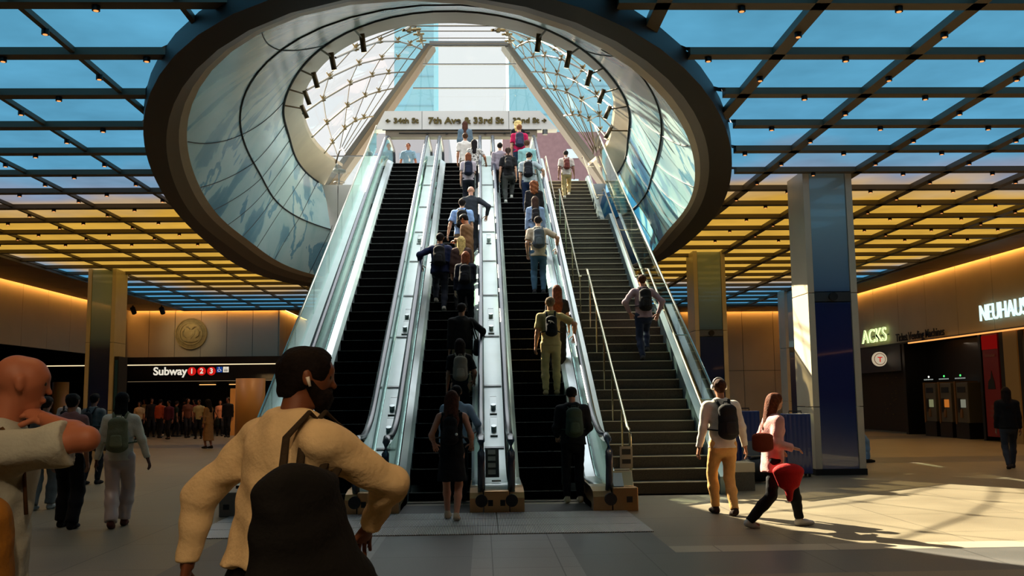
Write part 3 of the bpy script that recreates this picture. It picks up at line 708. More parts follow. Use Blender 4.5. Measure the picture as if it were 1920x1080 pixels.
mb = MB(); mb.box(RX+.9, RX+1.0, 31.9, 50, 0, 3.56); struct(mb.build('wall_shop_back', SHOP))
mb = MB(); mb.box(RX, RX+.9, 37.6, 37.8, 0, 3.56); mb.box(RX, RX+.9, 31.75, 31.9, 0, 3.56); struct(mb.build('wall_shop_sides', SHOP))
mb = MB(); mb.box(RX+.02, RX+.1, 38, 50, 2.5, 3.56); struct(mb.build('trim_19', mat('grey_fascia', (46, 46, 48), .5)))
th = thing('round_sign', 'small round cream sign hanging out from the right wall below ACKS', 'sign', (RX-.3, 39.3, 3.02))
MB().cyl((0,-.05,0), .30, .1, 'y', 28).build('disc', emis('round_face', (225, 205, 170), .62), th)
MB().tube([(0,-.06,0),(0,-.05,0)], .24, 24).build('inner_ring', mat('ring_pink', (190, 130, 110), .6), th)
MB().tube([(0,-.07,0),(0,-.055,0)], .215, 24).build('face', emis('round_face2', (230, 212, 180), .60), th)
mb = MB(); mb.box(-.10,.10,-.08,-.07,.05,.09); mb.box(-.02,.02,-.08,-.07,-.12,.09); mb.build('mark', RED, th)
MB().box(.30,.45,-.02,.02,-.02,.02).build('bracket', MATTE, th)
MB().box(.36,.40,-.04,.04,-.26,.26).build('side_light', emis('side_light', (225,220,200), .5), th)
# ticket machines
TV = mat('machine_grey', (92, 88, 80), .4, .3); TVB = mat('machine_bronze', (120, 86, 50), .4, .3)
for k, (yc, scr, nm) in enumerate(((35.75, (150,150,110), 'left'), (34.55, (225,130,50), 'middle'), (33.35, (150,150,130), 'right'))):
    th = thing('ticket_machine', f'{nm} of the three ticket vending machines in the dark recess', 'ticket machine', (RX+.35, yc, 0), 0, 'ticket vending machines in the right recess')
    MB().box(-.32, .5, -.46, .46, 0, .55).build('base', SHOP, th)
    MB().box(-.30, .5, -.46, .36, .55, 1.95).build('body', TV, th, bevel=.015)
    MB().box(-.33, .5, .36, .46, .5, 2.0).build('side_trim', TVB, th)
    mb = MB(); mb.box(-.31, -.28, -.30, .25, 1.60, 1.80); mb.build('header_screen', MATTE, th)
    mb = MB(); mb.box(-.33, -.29, -.28, .02, 1.08, 1.36); mb.build('screen', emis('tvm_screen_%d' % k, scr, .55), th)
    mb = MB(); mb.box(-.325, -.29, .08, .26, .9, 1.4); mb.build('keypad', SHOP, th)
    mb = MB(); mb.prism([(-.34,.72),(-.30,.72),(-.30,1.02),(-.32,1.02)], -.05, .1, 'y'); mb.build('card_slot', TVB, th)
    mb = MB()
    for q in range(7): mb.box(-.33, -.31, -.38+q*.11, -.34+q*.11, 2.08, 2.12)
    mb.build('indicator_lights', emis('tvm_leds', (200,210,200), .5), th)
    mb = MB(); mb.cyl((-.33, -.05, 2.2), .035, .03, 'x', 8); mb.build('status_lamp', emis('tvm_green' if k else 'tvm_white', (80,230,110) if k else (230,230,220), 1.5), th)
p0 = atx(1820, 680, RX+.85)
alight('machine_downlight', (RX+.1, 34.5, 3.4), 2.5, .3, 6, (1,.8,.6))
th = thing('advert_banner', 'tall red banner panel with a dark silhouette right of the ticket machines', 'banner', (RX, 31.1, 0))
MB().box(-.03, .06, -.48, .48, .15, 3.5).build('panel', mat('banner_red', (120, 14, 12), .45), th)
MB().box(-.045, -.03, -.48, .48, 3.0, 3.45).build('top_panel', emis('banner_top', (170, 22, 18), .35), th)
mb = MB()
for z, w in ((2.75,.34),(1.1,.16),(.95,.22),(.8,.26)): mb.box(-.045, -.03, -w*.9, w*.9, z, z+.08)
mb.build('print_lines', mat('banner_grey', (120, 60, 55), .6), th)
mb = MB(); mb.prism([(-.2,1.7),(.25,1.7),(.2,1.95),(.05,2.05),(-.02,2.3),(-.08,2.1),(-.16,1.95)], -.045, -.03, 'x'); mb.build('silhouette', MATTE, th)
mb = MB(); mb.box(RX-.02, RX+.3, 29.5, 30.3, 0, 3.56); struct(mb.build('wall_pilaster', mat('pilaster', (150, 130, 96), .5)))
mb = MB(); mb.box(RX-.01, RX+.06, 30.3, 30.55, 0, 3.56); mb.box(RX-.04, RX+.02, 29.15, 29.4, 0, 3.5); struct(mb.build('trim_20', MATTE))
mb = MB(); mb.box(RX+2.5, RX+2.6, 18, 29.5, 0, 3.56); o = mb.build('wall_shop_interior', mat('shop_warm', (190, 140, 80), .6)); struct(o)
mb = MB(); mb.box(RX, RX+2.6, 29.4, 29.5, 0, 3.56); struct(mb.build('wall_shop_partition', mat('shop_warm', (190, 140, 80), .6)))
alight('shop_lamp', (RX+1.3, 26, 3.4), 1.5, 6, 70, (1,.68,.36))
mb = MB(); 
for k in range(40):
    y = 38.2+random.random()*4; z = .6+random.random()*1.9; mb.box(RX+.86, RX+.89, y, y+.04+.1*random.random(), z, z+.03)
o = mb.build('snack_display', mat('snack_mix', (110, 90, 60), .5)); o['kind'] = 'stuff'; tag(o, 'dim shelves of packets in the dark shop beneath the ACKS sign', 'shop display')

# ------------------------------------------------------------------ luggage corner by the big column
BLG = mat('suitcase_blue', (18, 50, 112), .28, 0, .6, coat=.5)
def suitcase(lb, loc, w, d, h, rz):
    th = thing('suitcase', lb, 'suitcase', loc, rz, 'blue suitcases by the column')
    mb = MB(); N = 6; z0 = .06
    pr = []
    for i in range(N*2+1):
        x = -w/2+w*i/(N*2); pr.append((x, -d/2-(.012 if i % 2 else 0)))
    for i in range(N*2, -1, -1):
        x = -w/2+w*i/(N*2); pr.append((x, d/2+(.012 if i % 2 else 0)))
    mb.prism(pr, z0, z0+h, 'z'); mb.build('shell', BLG, th, bevel=.02)
    mb = MB(); mb.tube([(-.12,0,z0+h),(-.12,0,z0+h+.045),(.12,0,z0+h+.045),(.12,0,z0+h)], .012, 6); mb.build('carry_handle', MATTE, th)
    for sx in (-1, 1):
        for sy in (-1, 1): MB().cyl((sx*(w/2-.06)-.02, sy*(d/2-.05), .031), .03, .04, 'x', 12).build('wheel', MATTE, th)
p = atz(1404, 893, 0)
suitcase('glossy blue ribbed suitcase standing left of the pink-coated woman', (4.98, 18.4, 0), .52, .36, 1.22, .1)
suitcase('glossy blue ribbed suitcase half hidden right of the pink-coated woman', (6.08, 18.7, 0), .50, .36, 1.15, -.05)
th = thing('laptop', 'open laptop with dark screen resting on the black bag by the suitcases', 'laptop', (4.95, 17.55, .46), .25)
MB().box(-.17, .17, -.12, .12, 0, .02).build('base', STEELD, th); mb = MB(); mb.prism([(.12,.0),(.135,.0),(.26,.27),(.245,.27)], -.17, .17, 'x'); mb.build('screen', mat('laptop_screen', (70, 72, 66), .3), th)
mb = MB(); 
th = thing('duffel_bag', 'black duffel bag slumped on the floor beside the stone block', 'bag', (4.98, 17.5, 0), .2)
mb.tube([(-.36,0,.2),(-.30,0,.22),(0,0,.235),(.30,0,.22),(.36,0,.2)], [.08,.19,.225,.19,.08], 14); mb.build('body', mat('bag_black', (14,14,16), .6), th, True)
MB().tube([(-.2,-.05,.42),(-.12,-.07,.455),(.12,-.07,.455),(.2,-.05,.42)], .015, 6).build('handle', MATTE, th)
th = thing('stone_block', 'low pale-capped granite block at the foot of the stair rail', 'block', (4.32, 16.25, 0))
MB().box(-.17, .17, -.22, .22, 0, .30).build('base', stone('block_stone', (60,58,52), (100,96,86), .5, False), th); MB().box(-.18, .18, -.23, .23, .30, .46).build('cap', CREAM, th, bevel=.01)
# ------------------------------------------------------------------ escalators
SL = .57735; Y0E = 14.9; ZT = 9.3; YTOP = Y0E+ZT/SL
STEP = mat('step_black', (10, 10, 10), .5, .2); NOSE = mat('step_nosing', (120, 120, 116), .4, .2)
def zin(Y, c=0): return min(max(SL*(Y-Y0E), 0), ZT)+c
def prof(c, ya=13.7, yb=33.0):      # smooth height profile along the run
    pts = []
    for Y in np.concatenate([np.linspace(ya, 16.2, 12), np.linspace(17.5, 29.5, 8), np.linspace(30.4, yb, 12)]):
        a = SL*(Y-Y0E); lo = .45; s_ = a if abs(a) > lo else (a+lo)**2/(4*lo)
        if a < -lo: s_ = 0
        t = s_; tt = ZT-t
        if tt < -lo: t = ZT
        elif tt < lo: t = ZT-(tt+lo)**2/(4*lo)
        pts.append((float(Y), t+c))
    return pts
def strip(mb, prA, xA, prB, xB, mi=0):
    n = len(prA); vs = [(xA, y, z) for y, z in prA]+[(xB, y, z) for y, z in prB]
    mb.add(vs, [(i, i+1, n+i+1, n+i) for i in range(n-1)], mi)
def groovy():
    m = bpy.data.materials.new('step_tread'); m.use_nodes = True; t = m.node_tree; b = t.nodes['Principled BSDF']
    tc = t.nodes.new('ShaderNodeTexCoord'); w = t.nodes.new('ShaderNodeTexWave'); w.bands_direction = 'X'; w.inputs['Scale'].default_value = 20
    t.links.new(tc.outputs['Object'], w.inputs[0]); bp = t.nodes.new('ShaderNodeBump'); bp.inputs['Distance'].default_value = .008
    t.links.new(w.outputs[0], bp.inputs['Height']); t.links.new(bp.outputs[0], b.inputs['Normal'])
    b.inputs['Base Color'].default_value = (.003,.003,.003,1); b.inputs['Roughness'].default_value = .9; b.inputs['Specular IOR Level'].default_value = .04; return m
TREAD = groovy()
GL_B = glass('balustrade_glass', (232, 246, 240), .10); GL_O = glass('outer_glass', (228, 244, 238), .12)
def escalator(lb, xa, xb, hl, hr):
    xc = (xa+xb)/2; th = thing('escalator', lb, 'escalator', (xc, 13.6, 0), 0, 'three parallel escalators'); OY = -13.6
    w = (xb-xa)/2
    def sh(mb): mb.v = [(x-xc, y+OY, z) for x, y, z in mb.v]; return mb
    base = MB(); base.box(-w, w, 0, .4, -.02, .20, 0); base.box(-w, w, 0, .03, .20, .226, 0)
    base.box(-w, w, -.010, .008, .221, .231, 1)
    st = base.build('step', [TREAD, NOSE], None); sme = st.data; bpy.data.objects.remove(st)
    for k in range(-1, 41):
        z = .231*k; Y = 14.75+.4*k
        zz = z if k > 1 else (.015 if k < 1 else .13)
        o = bpy.data.objects.new('step', sme); COL.objects.link(o); o.parent = th; o.location = (0, Y+OY, zz-.231)
    mb = MB(); mb.box(xa, xb, 13.42, 14.345, .0, .014); sh(mb).build('comb_plate', mat('comb_plate', (40, 38, 34), .5, .4, .5, .1, 30), th)
    mb = MB(); mb.box(xa, xb, 31.15, 33.4, ZT-.1, ZT+.012); sh(mb).build('landing_plate', STEELD, th)
    for s, x, h in ((-1, xa, hl), (1, xb, hr)):
        mb = MB(); strip(mb, prof(-.3), x, prof(.10), x, 0); strip(mb, prof(.10), x, prof(.17), x+(h-x)*.30, 0); strip(mb, prof(.17), x+(h-x)*.30, prof(.24), h-s*.03, 0)
        sh(mb).build('inner_deck', STEEL, th, True)
        mb = MB(); mb.prism([(13.62,.12),(13.5,.3),(13.44,.55),(13.46,.8),(13.62,.96)]+[(y, z) for y, z in prof(.93) if y > 13.8][:-2]+[(33.0,ZT+.9),(33.05,ZT+.2)]+[(y, z) for y, z in reversed(prof(.2)) if 14 < y < 32.9], h-.006, h+.006)
        sh(mb).build('glass_balustrade', GL_B, th)
        path = [(13.74,.17),(13.60,.22),(13.50,.38),(13.44,.6),(13.46,.82),(13.56,.97),(13.72,1.04)]+[(y, z) for y, z in prof(1.03) if y > 14.0]+[(33.2,ZT+1.02),(33.38,ZT+.9),(33.45,ZT+.6),(33.3,ZT+.2)]
        # dark slot behind handrail base
        mb = MB(); mb.tube([(h, y, z) for y, z in path], .052, 10, 0, True, .6); sh(mb).build('handrail', RUBBER, th, True)
        mb = MB(); mb.tube([(h, y, z-.045 if z > .6 else z) for y, z in path[8:-3]], .03, 6); sh(mb).build('rail_profile', STEEL, th, True)
        # skirt foot box
        mb = MB(); mb.prism([(13.42,.0),(13.42,.20),(13.50,.27),(13.8,.31),(14.9,.33),(14.9,.0)], min(x, h+s*.02), max(x, h+s*.02)); nb = sh(mb).build('skirt_end', BRONZE, th)
        mb = MB(); mb.prism([(13.55,.27),(14.3,.33),(14.9,.36),(14.95,.30),(13.6,.24)], min(x, h)+.02, max(x, h)-.01); sh(mb).build('end_deck', STEEL, th, True)
        mb = MB(); mb.tube([(h, 13.44, .17), (h, 13.36, .17)], .085, 16); q = sh(mb).build('handrail_inlet', MATTE, th)
    return th
E = [(-2.87, -1.90, -3.08, -1.76), (-1.16, -.19, -1.35, -.03), (.56, 1.51, .385, 1.745)]
escalator('empty left escalator with bare black steps', *E[0])
escalator('middle escalator with a long line of riders standing on the right', *E[1])
escalator('right escalator beside the stone stairs, with riders', *E[2])
# shared decks between neighbours (lift-off cladding)
def deck(lb, xa, xb, c=.36, bot=True):
    th = thing('deck_cladding', lb, 'escalator cladding', ((xa+xb)/2, 13.5, 0), 0, 'steel decks beside the escalators'); xc = (xa+xb)/2
    def sh(mb): mb.v = [(x-xc, y-13.5, z) for x, y, z in mb.v]; return mb
    mb = MB(); pr = [(y, z) for y, z in prof(c) if y > 14.0]; pr = [(13.62, .30), (13.66, c)]+pr
    strip(mb, pr, xa, pr, xb); low = [(y, max(z-.32, 0)) for y, z in pr]
    strip(mb, low, xa, pr, xa); strip(mb, low, xb, pr, xb)
    sh(mb).build('deck', mat('deck_steel', (206, 214, 212), .35, .35, .5, .04, 2), th, True)
    mb = MB(); mb.box(xa-.005, xb+.005, 13.40, 13.66, 0, .30); bx = sh(mb).build('end_box', BRONZE, th, bevel=.01)
    w = xb-xa
    if bot:
        mb = MB(); mb.box(xa+w*.15, xa+w*.35, 13.385, 13.40, .10, .18); mb.box(xb-w*.35, xb-w*.15, 13.385, 13.40, .10, .18); sh(mb).build('sockets', MATTE, bx)
    for k in range(9):          # joints and deflector brackets
        Y = 15.6+k*1.75; z = zin(Y, c)
        mb = MB(); mb.prism([(Y-.02, z+.002),(Y+.02, z+.022),(Y+.02,z+.035),(Y-.02,z+.012)], xa+.01, xb-.01); sh(mb).build('joint_strip', STEELD, th)
    for k, Y in enumerate((15.9, 16.5, 19.2, 19.7, 23.6)):
        z = zin(Y, c); mb = MB(); mb.prism([(Y, z-.01),(Y+.5, z+.28),(Y+.5,z+.34),(Y,z+.03)], xc-.06, xc+.06); sh(mb).build('service_plate', mat('plate_grey', (150,156,154), .3, .8), th)
        mb = MB(); mb.tube([(xc, Y+.15, z+.10), (xc, Y+.11, z+.18)], .045, 16); sh(mb).build('knob', STEEL, th)
        mb = MB(); mb.box(xc-.055, xc+.055, Y+.46, Y+.50, z+.27, z+.32); sh(mb).build('bracket', STEELD, th)
    return th
dA = deck('steel deck between the empty left escalator and the crowded middle one', -1.72, -1.39)
dB = deck('steel deck between the middle and right escalators, with service plates', .01, .345)
mb = MB(); mb.prism([(14.05,.42),(14.35,.80),(14.37,.79),(14.07,.41)], -.15, .05); mb.v = [(x, y-13.5, z+.02) for x, y, z in mb.v]; sp_ = mb.build('notice_panel', mat('notice_dark', (26,26,24), .5), dB)
mb = MB()
for zc in (.47,.56,.65,.74):
    yy = 14.05+(zc-.42)/.38*.30; mb.prism([(yy-13.52, zc-.0),(yy-13.46, zc+.06),(yy-13.47,zc+.07),(yy-13.53,zc+.01)], -.11, -.0)
mb.build('pictograms', mat('picto_grey', (120,120,112), .5), sp_)
mb = MB(); mb.box(-.06,.07,.36,.42,.385,.41); mb.build('stop_button', STEEL, dB)
# outer left: deck, tall side glass with bright rail
th = thing('deck_cladding', 'wide steel deck left of the empty escalator under the side glass', 'escalator cladding', (-3.3, 13.5, 0), 0, 'steel decks beside the escalators')
mb = MB(); pr = [(y, z) for y, z in prof(.36) if y > 14]; strip(mb, pr, -3.56, pr, -3.12); low = [(y, z-1.1) for y, z in pr]; strip(mb, low, -3.56, pr, -3.56)
mb.v = [(x+3.3, y-13.5, z) for x, y, z in mb.v]; mb.build('deck', _mats['deck_steel'], th, True)
mb = MB(); mb.box(-3.60+3.3, -3.10+3.3, -.08, .5, 0, .33); mb.build('end_box', mat('end_grey', (120,118,112), .4, .6), th, bevel=.01)
mb = MB(); mb.box(-.24,-.16,-.09,-.08,.1,.17); mb.build('socket', MATTE, th)
def side_glass(lb, x, y0, y1, c0, c1, slope=SL, yz=Y0E, ntop=None, flare=0.0, mt=None):
    th = thing('glass_balustrade', lb, 'glass balustrade', (x, y0, slope*(y0-yz)), 0, 'tall glass balustrades along the flight')
    z0 = slope*(y0-yz); n = 9; L = (y1-y0)/n
    for i in range(n):
        a, b = y0+L*i+.012, y0+L*(i+1)-.012
        f = lambda y, c: slope*(y-yz)+c-z0
        fl = flare*max(0, (i-n+3)/3)
        mb = MB(); mb.prism([(a-y0, f(a, c0)), (b-y0, f(b, c0)), (b-y0, f(b, c1)), (a-y0, f(a, c1))], -.008, .008)
        mb.build('glass_pane', mt or GL_O, th)
    mb = MB(); mb.tube([(0, 0, slope*(y0-yz)+c1-z0), (0, y1-y0, slope*(y1-yz)+c1-z0)], .025, 8); mb.build('cap_rail', mat('cap_bright', (226,222,205), .2, .9), th, True)
    return th
side_glass('tall sloping side glass along the outer left of the empty escalator', -3.52, 14.3, 31.7, .3, 1.08)
# right of the third escalator: outer deck and steel kerb under the stair rail
th = thing('deck_cladding', 'narrow steel deck between the right escalator and the stone stairs', 'escalator cladding', (1.95, 13.5, 0), 0, 'steel decks beside the escalators')
mb = MB(); pr = [(y, z) for y, z in prof(.26) if y > 13.9]; strip(mb, pr, 1.785, pr, 2.03); low = [(y, max(z-.6, 0)) for y, z in pr]; strip(mb, low, 2.03, pr, 2.03)
mb.v = [(x-1.95, y-13.5, z) for x, y, z in mb.v]; mb.build('deck', _mats['deck_steel'], th, True)
mb = MB(); mb.box(-.17, .18, -.08, .15, 0, .32); mb.prism([(.15,.0),(.15,.32),(.32,.52),(.5,.5),(.5,.0)], -.16, .16); q = mb.build('end_box', BRONZE, th, bevel=.01)
mb = MB(); mb.box(.02,.10,-.09,-.08,.12,.2); mb.build('socket', MATTE, q)
mb = MB(); mb.prism([(.02,.33),(.20,.50),(.22,.49),(.04,.32)], -.14, .0); mb.build('notice_plate', STEEL, th)
# truss soffit/body under the flight
mb = MB(); mb.prism([(15.9,0),(31.2,ZT-.62),(31.2,ZT-1.6),(17.6,0)], -3.50, 2.02); struct(mb.build('trim_21', mat('truss_dark', (60,60,58), .5)))

# ------------------------------------------------------------------ stone stairs, three flights
R1, TD = .19, .303
nos = []
for k in range(1, 19): nos.append((15.76+(k-1)*TD, .19*k))
for k in range(1, 19): nos.append((22.95+(k-1)*TD, 3.42+.19*k))
for k in range(1, 14): nos.append((30.10+(k-1)*TD, 6.84+.19*k))
GRAN = stone('stair_granite', (36,31,24), (74,66,52), .45, False, speck=60)
th = thing('staircase', 'broad dark granite staircase right of the escalators with pale nosings', 'staircase', (2.95, 15.76, 0))
SX0, SX1 = 2.14, 3.78
EDGE = mat('pale_nosing', (196,186,160), .35)
for i, (Y, Z) in enumerate(nos):
    yb = nos[i+1][0] if i+1 < len(nos) else 34.2
    mb = MB(); x0, x1 = SX0-2.95, SX1-2.95; y0 = Y-15.76; y1 = yb-15.76
    mb.box(x0, x1, y0, y1+.02, Z-.19, Z-.03, 0); mb.box(x0, x1, y0-.02, y1, Z-.03, Z-.001, 0); mb.box(x0, x1, y0-.023, y0+.03, Z-.014, Z, 1)
    mb.build('stair_step', [GRAN, EDGE], th)
def stepz(y):
    z = 0
    for Y, Z in nos:
        if y >= Y: z = Z
    return z
mb = MB(); pb = [(15.5,-.0)]+[(Y+.3, Z-.25) for Y, Z in nos]+[(34.2,9.05),(34.2,8.2),(18,0)]; mb.prism(pb, SX0+.01, SX1-.01); struct(mb.build('trim_22', _mats['truss_dark']))
# right kerb stringer
KERB = mat('kerb_steel', (120,140,146), .3, .7)
kp = [(15.5,0),(15.5,.28)]+[(Y-.12, Z+.16) for Y, Z in nos[1:18]]+[(21.2,3.62),(22.8,3.62)]+[(Y-.12, Z+.16) for Y, Z in nos[18:36]]+[(28.4,7.04),(29.9,7.04)]+[(Y-.12, Z+.16) for Y, Z in nos[36:]]+[(34.2,9.5),(34.2,8.4),(29,5.9),(22.5,2.4),(18,0)]
mb = MB(); mb.prism(kp, 3.785, 3.92); o = mb.build('stair_kerb', KERB); tag(o, 'blue-grey steel kerb along the right edge of the stone stairs', 'kerb')
kp2 = [(15.62,0),(15.62,.24)]+[(Y-.12, Z+.1) for Y, Z in nos[1:18]]+[(21.2,3.56),(22.8,3.56)]+[(Y-.12, Z+.1) for Y, Z in nos[18:36]]+[(28.4,6.98),(29.9,6.98)]+[(Y-.12, Z+.1) for Y, Z in nos[36:]]+[(34.0,9.4),(34.0,8.4),(29,5.9),(22.5,2.4),(18,0)]
side_glass('tall sloping glass balustrade on the right side of the stone stairs', 3.97, 15.5, 32.6, -.15, .95, .583, 15.3, flare=.6, mt=glass('stair_glass', (244,240,222), .24))
BRASSY = mat('polished_rail', (222,208,176), .16, 1)
def rail(lb, x, pts, wall=False, posts=()):
    th = thing('handrail', lb, 'handrail', (x, pts[0][0], pts[0][1]), 0, 'polished stair handrails'); oy, oz = pts[0]
    P = [(0, y-oy, z-oz) for y, z in pts]
    MB().tube(P, .024, 10).build('rail_tube', BRASSY, th, True)
    for y, z in posts:
        f = np.interp(y, [p[0] for p in pts], [p[1] for p in pts]) if pts[0][0] < pts[-1][0] else z
        if wall: MB().tube([(0, y-oy, f-oz), (.06, y-oy, f-oz-.05), (.27, y-oy, f-oz-.05)], .012, 6).build('bracket', BRASSY, th)
        else: MB().tube([(0, y-oy, z-oz), (0, y-oy, f-oz)], .017, 8).build('post', BRASSY, th)
    return th
hr = .92
def nz(y, fl):
    if fl == 1: return .19+.627*(y-15.76)
    if fl == 2: return 3.61+.627*(y-22.95)
    return 7.03+.627*(y-30.1)
xL = 2.33
rail('lower of three polished handrails on the left side of the stone stairs, with posts', xL, [(15.35,.22),(15.35,.98),(15.45,1.05),(15.6,1.08)]+[(20.95,nz(20.95,1)+hr),(21.25,4.42)], False, [(y, stepz(y)) for y in (16.2,17.3,18.4,19.5,20.6)])
rail('middle of three polished handrails on the left side of the stone stairs', xL, [(22.35,4.40),(22.7,4.42),(28.1,nz(28.1,2)+hr),(28.5,7.8)], False, [(y, stepz(y)) for y in (22.6,24.4,26.2,28.0)])
rail('top polished handrail on the left side of the stone stairs near the street', xL, [(29.6,7.8),(29.9,7.85),(33.7,nz(33.7,3)+hr),(34.1,10.25)], False, [(y, stepz(y)) for y in (29.95,31.8,33.6)])
rail('lower wall-side handrail on the right of the stone stairs, bracketed to the glass', 3.68, [(15.2,.95),(15.5,1.0),(20.95,nz(20.95,1)+hr),(21.3,4.42)], True, [(y, 0) for y in (16.4,18.4,20.4)])
rail('middle wall-side handrail on the right of the stone stairs', 3.68, [(22.3,4.40),(22.7,4.42),(28.1,nz(28.1,2)+hr),(28.5,7.8)], True, [(y, 0) for y in (23.2,25.4,27.6)])
rail('top wall-side handrail on the right of the stone stairs', 3.68, [(29.5,7.8),(29.9,7.85),(33.7,nz(33.7,3)+hr),(34.1,10.25)], True, [(y, 0) for y in (30.3,32.8)])
th = thing('notice_board', 'small grey notice plate on the first handrail post of the stairs', 'sign', (2.25, 15.28, .62))
MB().box(-.10,.10,-.02,.0,-.17,.17).build('plate', STEELD, th)
mb = MB(); mb.box(-.07,.07,-.025,-.02,.04,.13); mb.box(-.07,.07,-.025,-.02,-.1,-.03); mb.build('pictogram', MATTE, th)

# ------------------------------------------------------------------ street level, entrance frame, canopy
PAVE = mat('street_paving', (150,146,140), .8)
mb = MB(); mb.box(-3.7, SX0-.0, 31.3, 34.2, ZT-.4, ZT-.13); 
struct(mb.build('trim_23', CLAD))
mb = MB(); mb.box(-60, 60, 34.2, 120, ZT-.3, ZT); struct(mb.build('ground', PAVE))
mb = MB(); mb.box(-3.7, SX0-.02, 31.25, 34.2, ZT-.12, ZT-.02); struct(mb.build('trim_24', STEELD))
mb = MB(); mb.box(-12, -3.75, 34.35, 34.36, 0, .01)
th = thing('glass_railing', 'low glass railing at street level in front of the bar stool', 'glass railing', (-4.8, 34.2, ZT))
for a, b in ((-1.0,-.36),(-.34,.45),(.47,1.1)):
    MB().box(a, b, -.01, .01, 0, 1.05).build('glass_pane', GLASS, th)
MB().box(-1.02, 1.12, -.02, .02, 1.05, 1.09).build('top_rail', STEELD, th)
# stool
th = thing('bar_stool', 'padded swivel bar stool at street level behind the glass railing', 'stool', (-5.22, 34.75, ZT))
SEATM = mat('stool_grey', (78,84,78), .6)
MB().cyl((0,0,0), .24, .03, 'z', 20).build('base', STEELD, th); MB().cyl((0,0,.03), .028, .55, 'z', 10).build('stem', STEELD, th)
mb = MB(); mb.tube([(.2*cos(a), .2*sin(a), .22) for a in np.linspace(0, 2*pi, 16)], .012, 6); mb.build('foot_ring', STEELD, th)
MB().tube([(0,0,.58),(0,0,.61),(0,0,.68),(0,0,.70)], [.18,.25,.25,.2], 18).build('seat', SEATM, th, True)
MB().tube([(-.27*cos(a), .27*sin(a), .72+.26*abs(cos(a))) for a in np.linspace(-1.35, 1.35, 12)], .055, 8).build('backrest', SEATM, th, True)

FRM = mat('frame_steel', (92,94,94), .5, .3, .5, .08, 1); FRI = mat('frame_inner', (124,110,92), .5)
ef = thing('entrance_frame', 'great A-shaped steel frame carrying the glass entrance canopy', 'canopy frame', (-.45, 32, ZT))
YFT = 35.6
def leg(x0, z0, x1, z1, w, dpt, s):
    # the image line of the leg, carried back to stand on the street behind the railing
    q = YFT/32; fx_, fz = x0*q, CAMH+(z0-CAMH)*q; k = (z1-9.28)/(z1-fz); fx_ = x1+(fx_-x1)*k; fy = (YFT-32)*k
    mb = MB(); vs = []
    for x, y, z, kk in ((fx_, fy, 9.28, 1.15), (x1, 0, z1, .62)):
        vs += [(x, y, z), (x-s*w*kk, y, z), (x-s*w*kk*1.15, y+dpt, z), (x-s*w*kk*.15, y+dpt, z)]
    mb.add([(x+.45, y, z-ZT) for x, y, z in vs], [(0,1,2,3),(4,7,6,5),(0,4,5,1),(1,5,6,2),(2,6,7,3),(3,7,4,0)]); return mb
leg(-5.09, 9.2, -1.86, 13.78, .22, .12, -1).build('leg', FRM, ef)
leg(-4.87, 9.2, -1.72, 13.78, .22, .75, -1).build('leg_inner_face', FRI, ef)
leg(4.30, 9.2, 1.02, 13.80, .26, .12, 1).build('leg', FRM, ef)
leg(4.04, 9.2, .86, 13.80, .16, .75, 1).build('leg_inner_face', mat('frame_inner_grey', (98,94,88), .5), ef)
mb = MB(); mb.box(-1.75+.45, .95+.45, 0, .12, 13.72-ZT, 13.86-ZT); mb.build('head_beam', FRM, ef)
# sign beam
SGW = mat('sign_beam_white', (214,212,208), .4, .2)
sb = thing('street_sign_beam', 'pale beam over the escalator heads lettered with the street directions', 'sign beam', (-.45, 31.5, 10.58))
mb = MB(); mb.prism([(-3.10,.0),(3.04,.0),(2.45,.64),(-2.77,.64)], 0, .45, 'y'); mb.build('beam', SGW, sb)
mb = MB()
for x in (float(aty(791, 223, 31.46)[0])+.45, float(aty(954, 223, 31.46)[0])+.45): mb.box(x-.008, x+.008, -.006, 0, 0.01, .63)
mb.build('panel_joint', STEELD, sb)
mb = MB(); mb.box(-2.75, 2.35, .05, .40, -.24, 0, 0); mb.build('underside', FRI, sb)
mb = MB(); mb.box(-2.3, 2.1, .02, .05, -.13, -.10); mb.box(-2.85, 2.5, .0, .05, -.02, .0)
mb.build('slot', MATTE, sb)
for x in (-1.35, -.7, .6, 1.25, 2.0): MB().cyl((x, .0, -.16), .035, .05, 'z', 10).build('downlight', MATTE, sb)
GOLD = mat('letter_gold', (96,84,46), .35, .7)
def sx_(px): return float(aty(px, 223, 31.46)[0])+.45
text_obj('lettering', '7th Ave & 33rd St', .29, GOLD, (sx_(873.5), -.03, .29), (pi/2, 0, 0), sb, .03, 'CENTER', .010, fitw=2.54)
text_obj('lettering', '34th St', .24, GOLD, (sx_(761), -.03, .29), (pi/2, 0, 0), sb, .025, 'CENTER', .008, fitw=.84)
text_obj('lettering', '32nd St', .24, GOLD, (sx_(986), -.03, .29), (pi/2, 0, 0), sb, .025, 'CENTER', .008, fitw=.90)
for x, s in ((sx_(727.5), -1), (sx_(1020), 1)):
    mb = MB(); mb.box(x-.08, x+.08, -.05, -.01, .275, .305); mb.prism([(x+s*.09,.29),(x+s*.01,.36),(x-s*.02,.34),(x+s*.03,.29),(x-s*.02,.24),(x+s*.01,.22)], -.05, -.01, 'y'); mb.build('arrow', GOLD, sb)
mb = MB(); mb.cyl((2.62, .1, -.16), .09, .16, 'z', 14); mb.build('dome_camera', STEELD, sb)
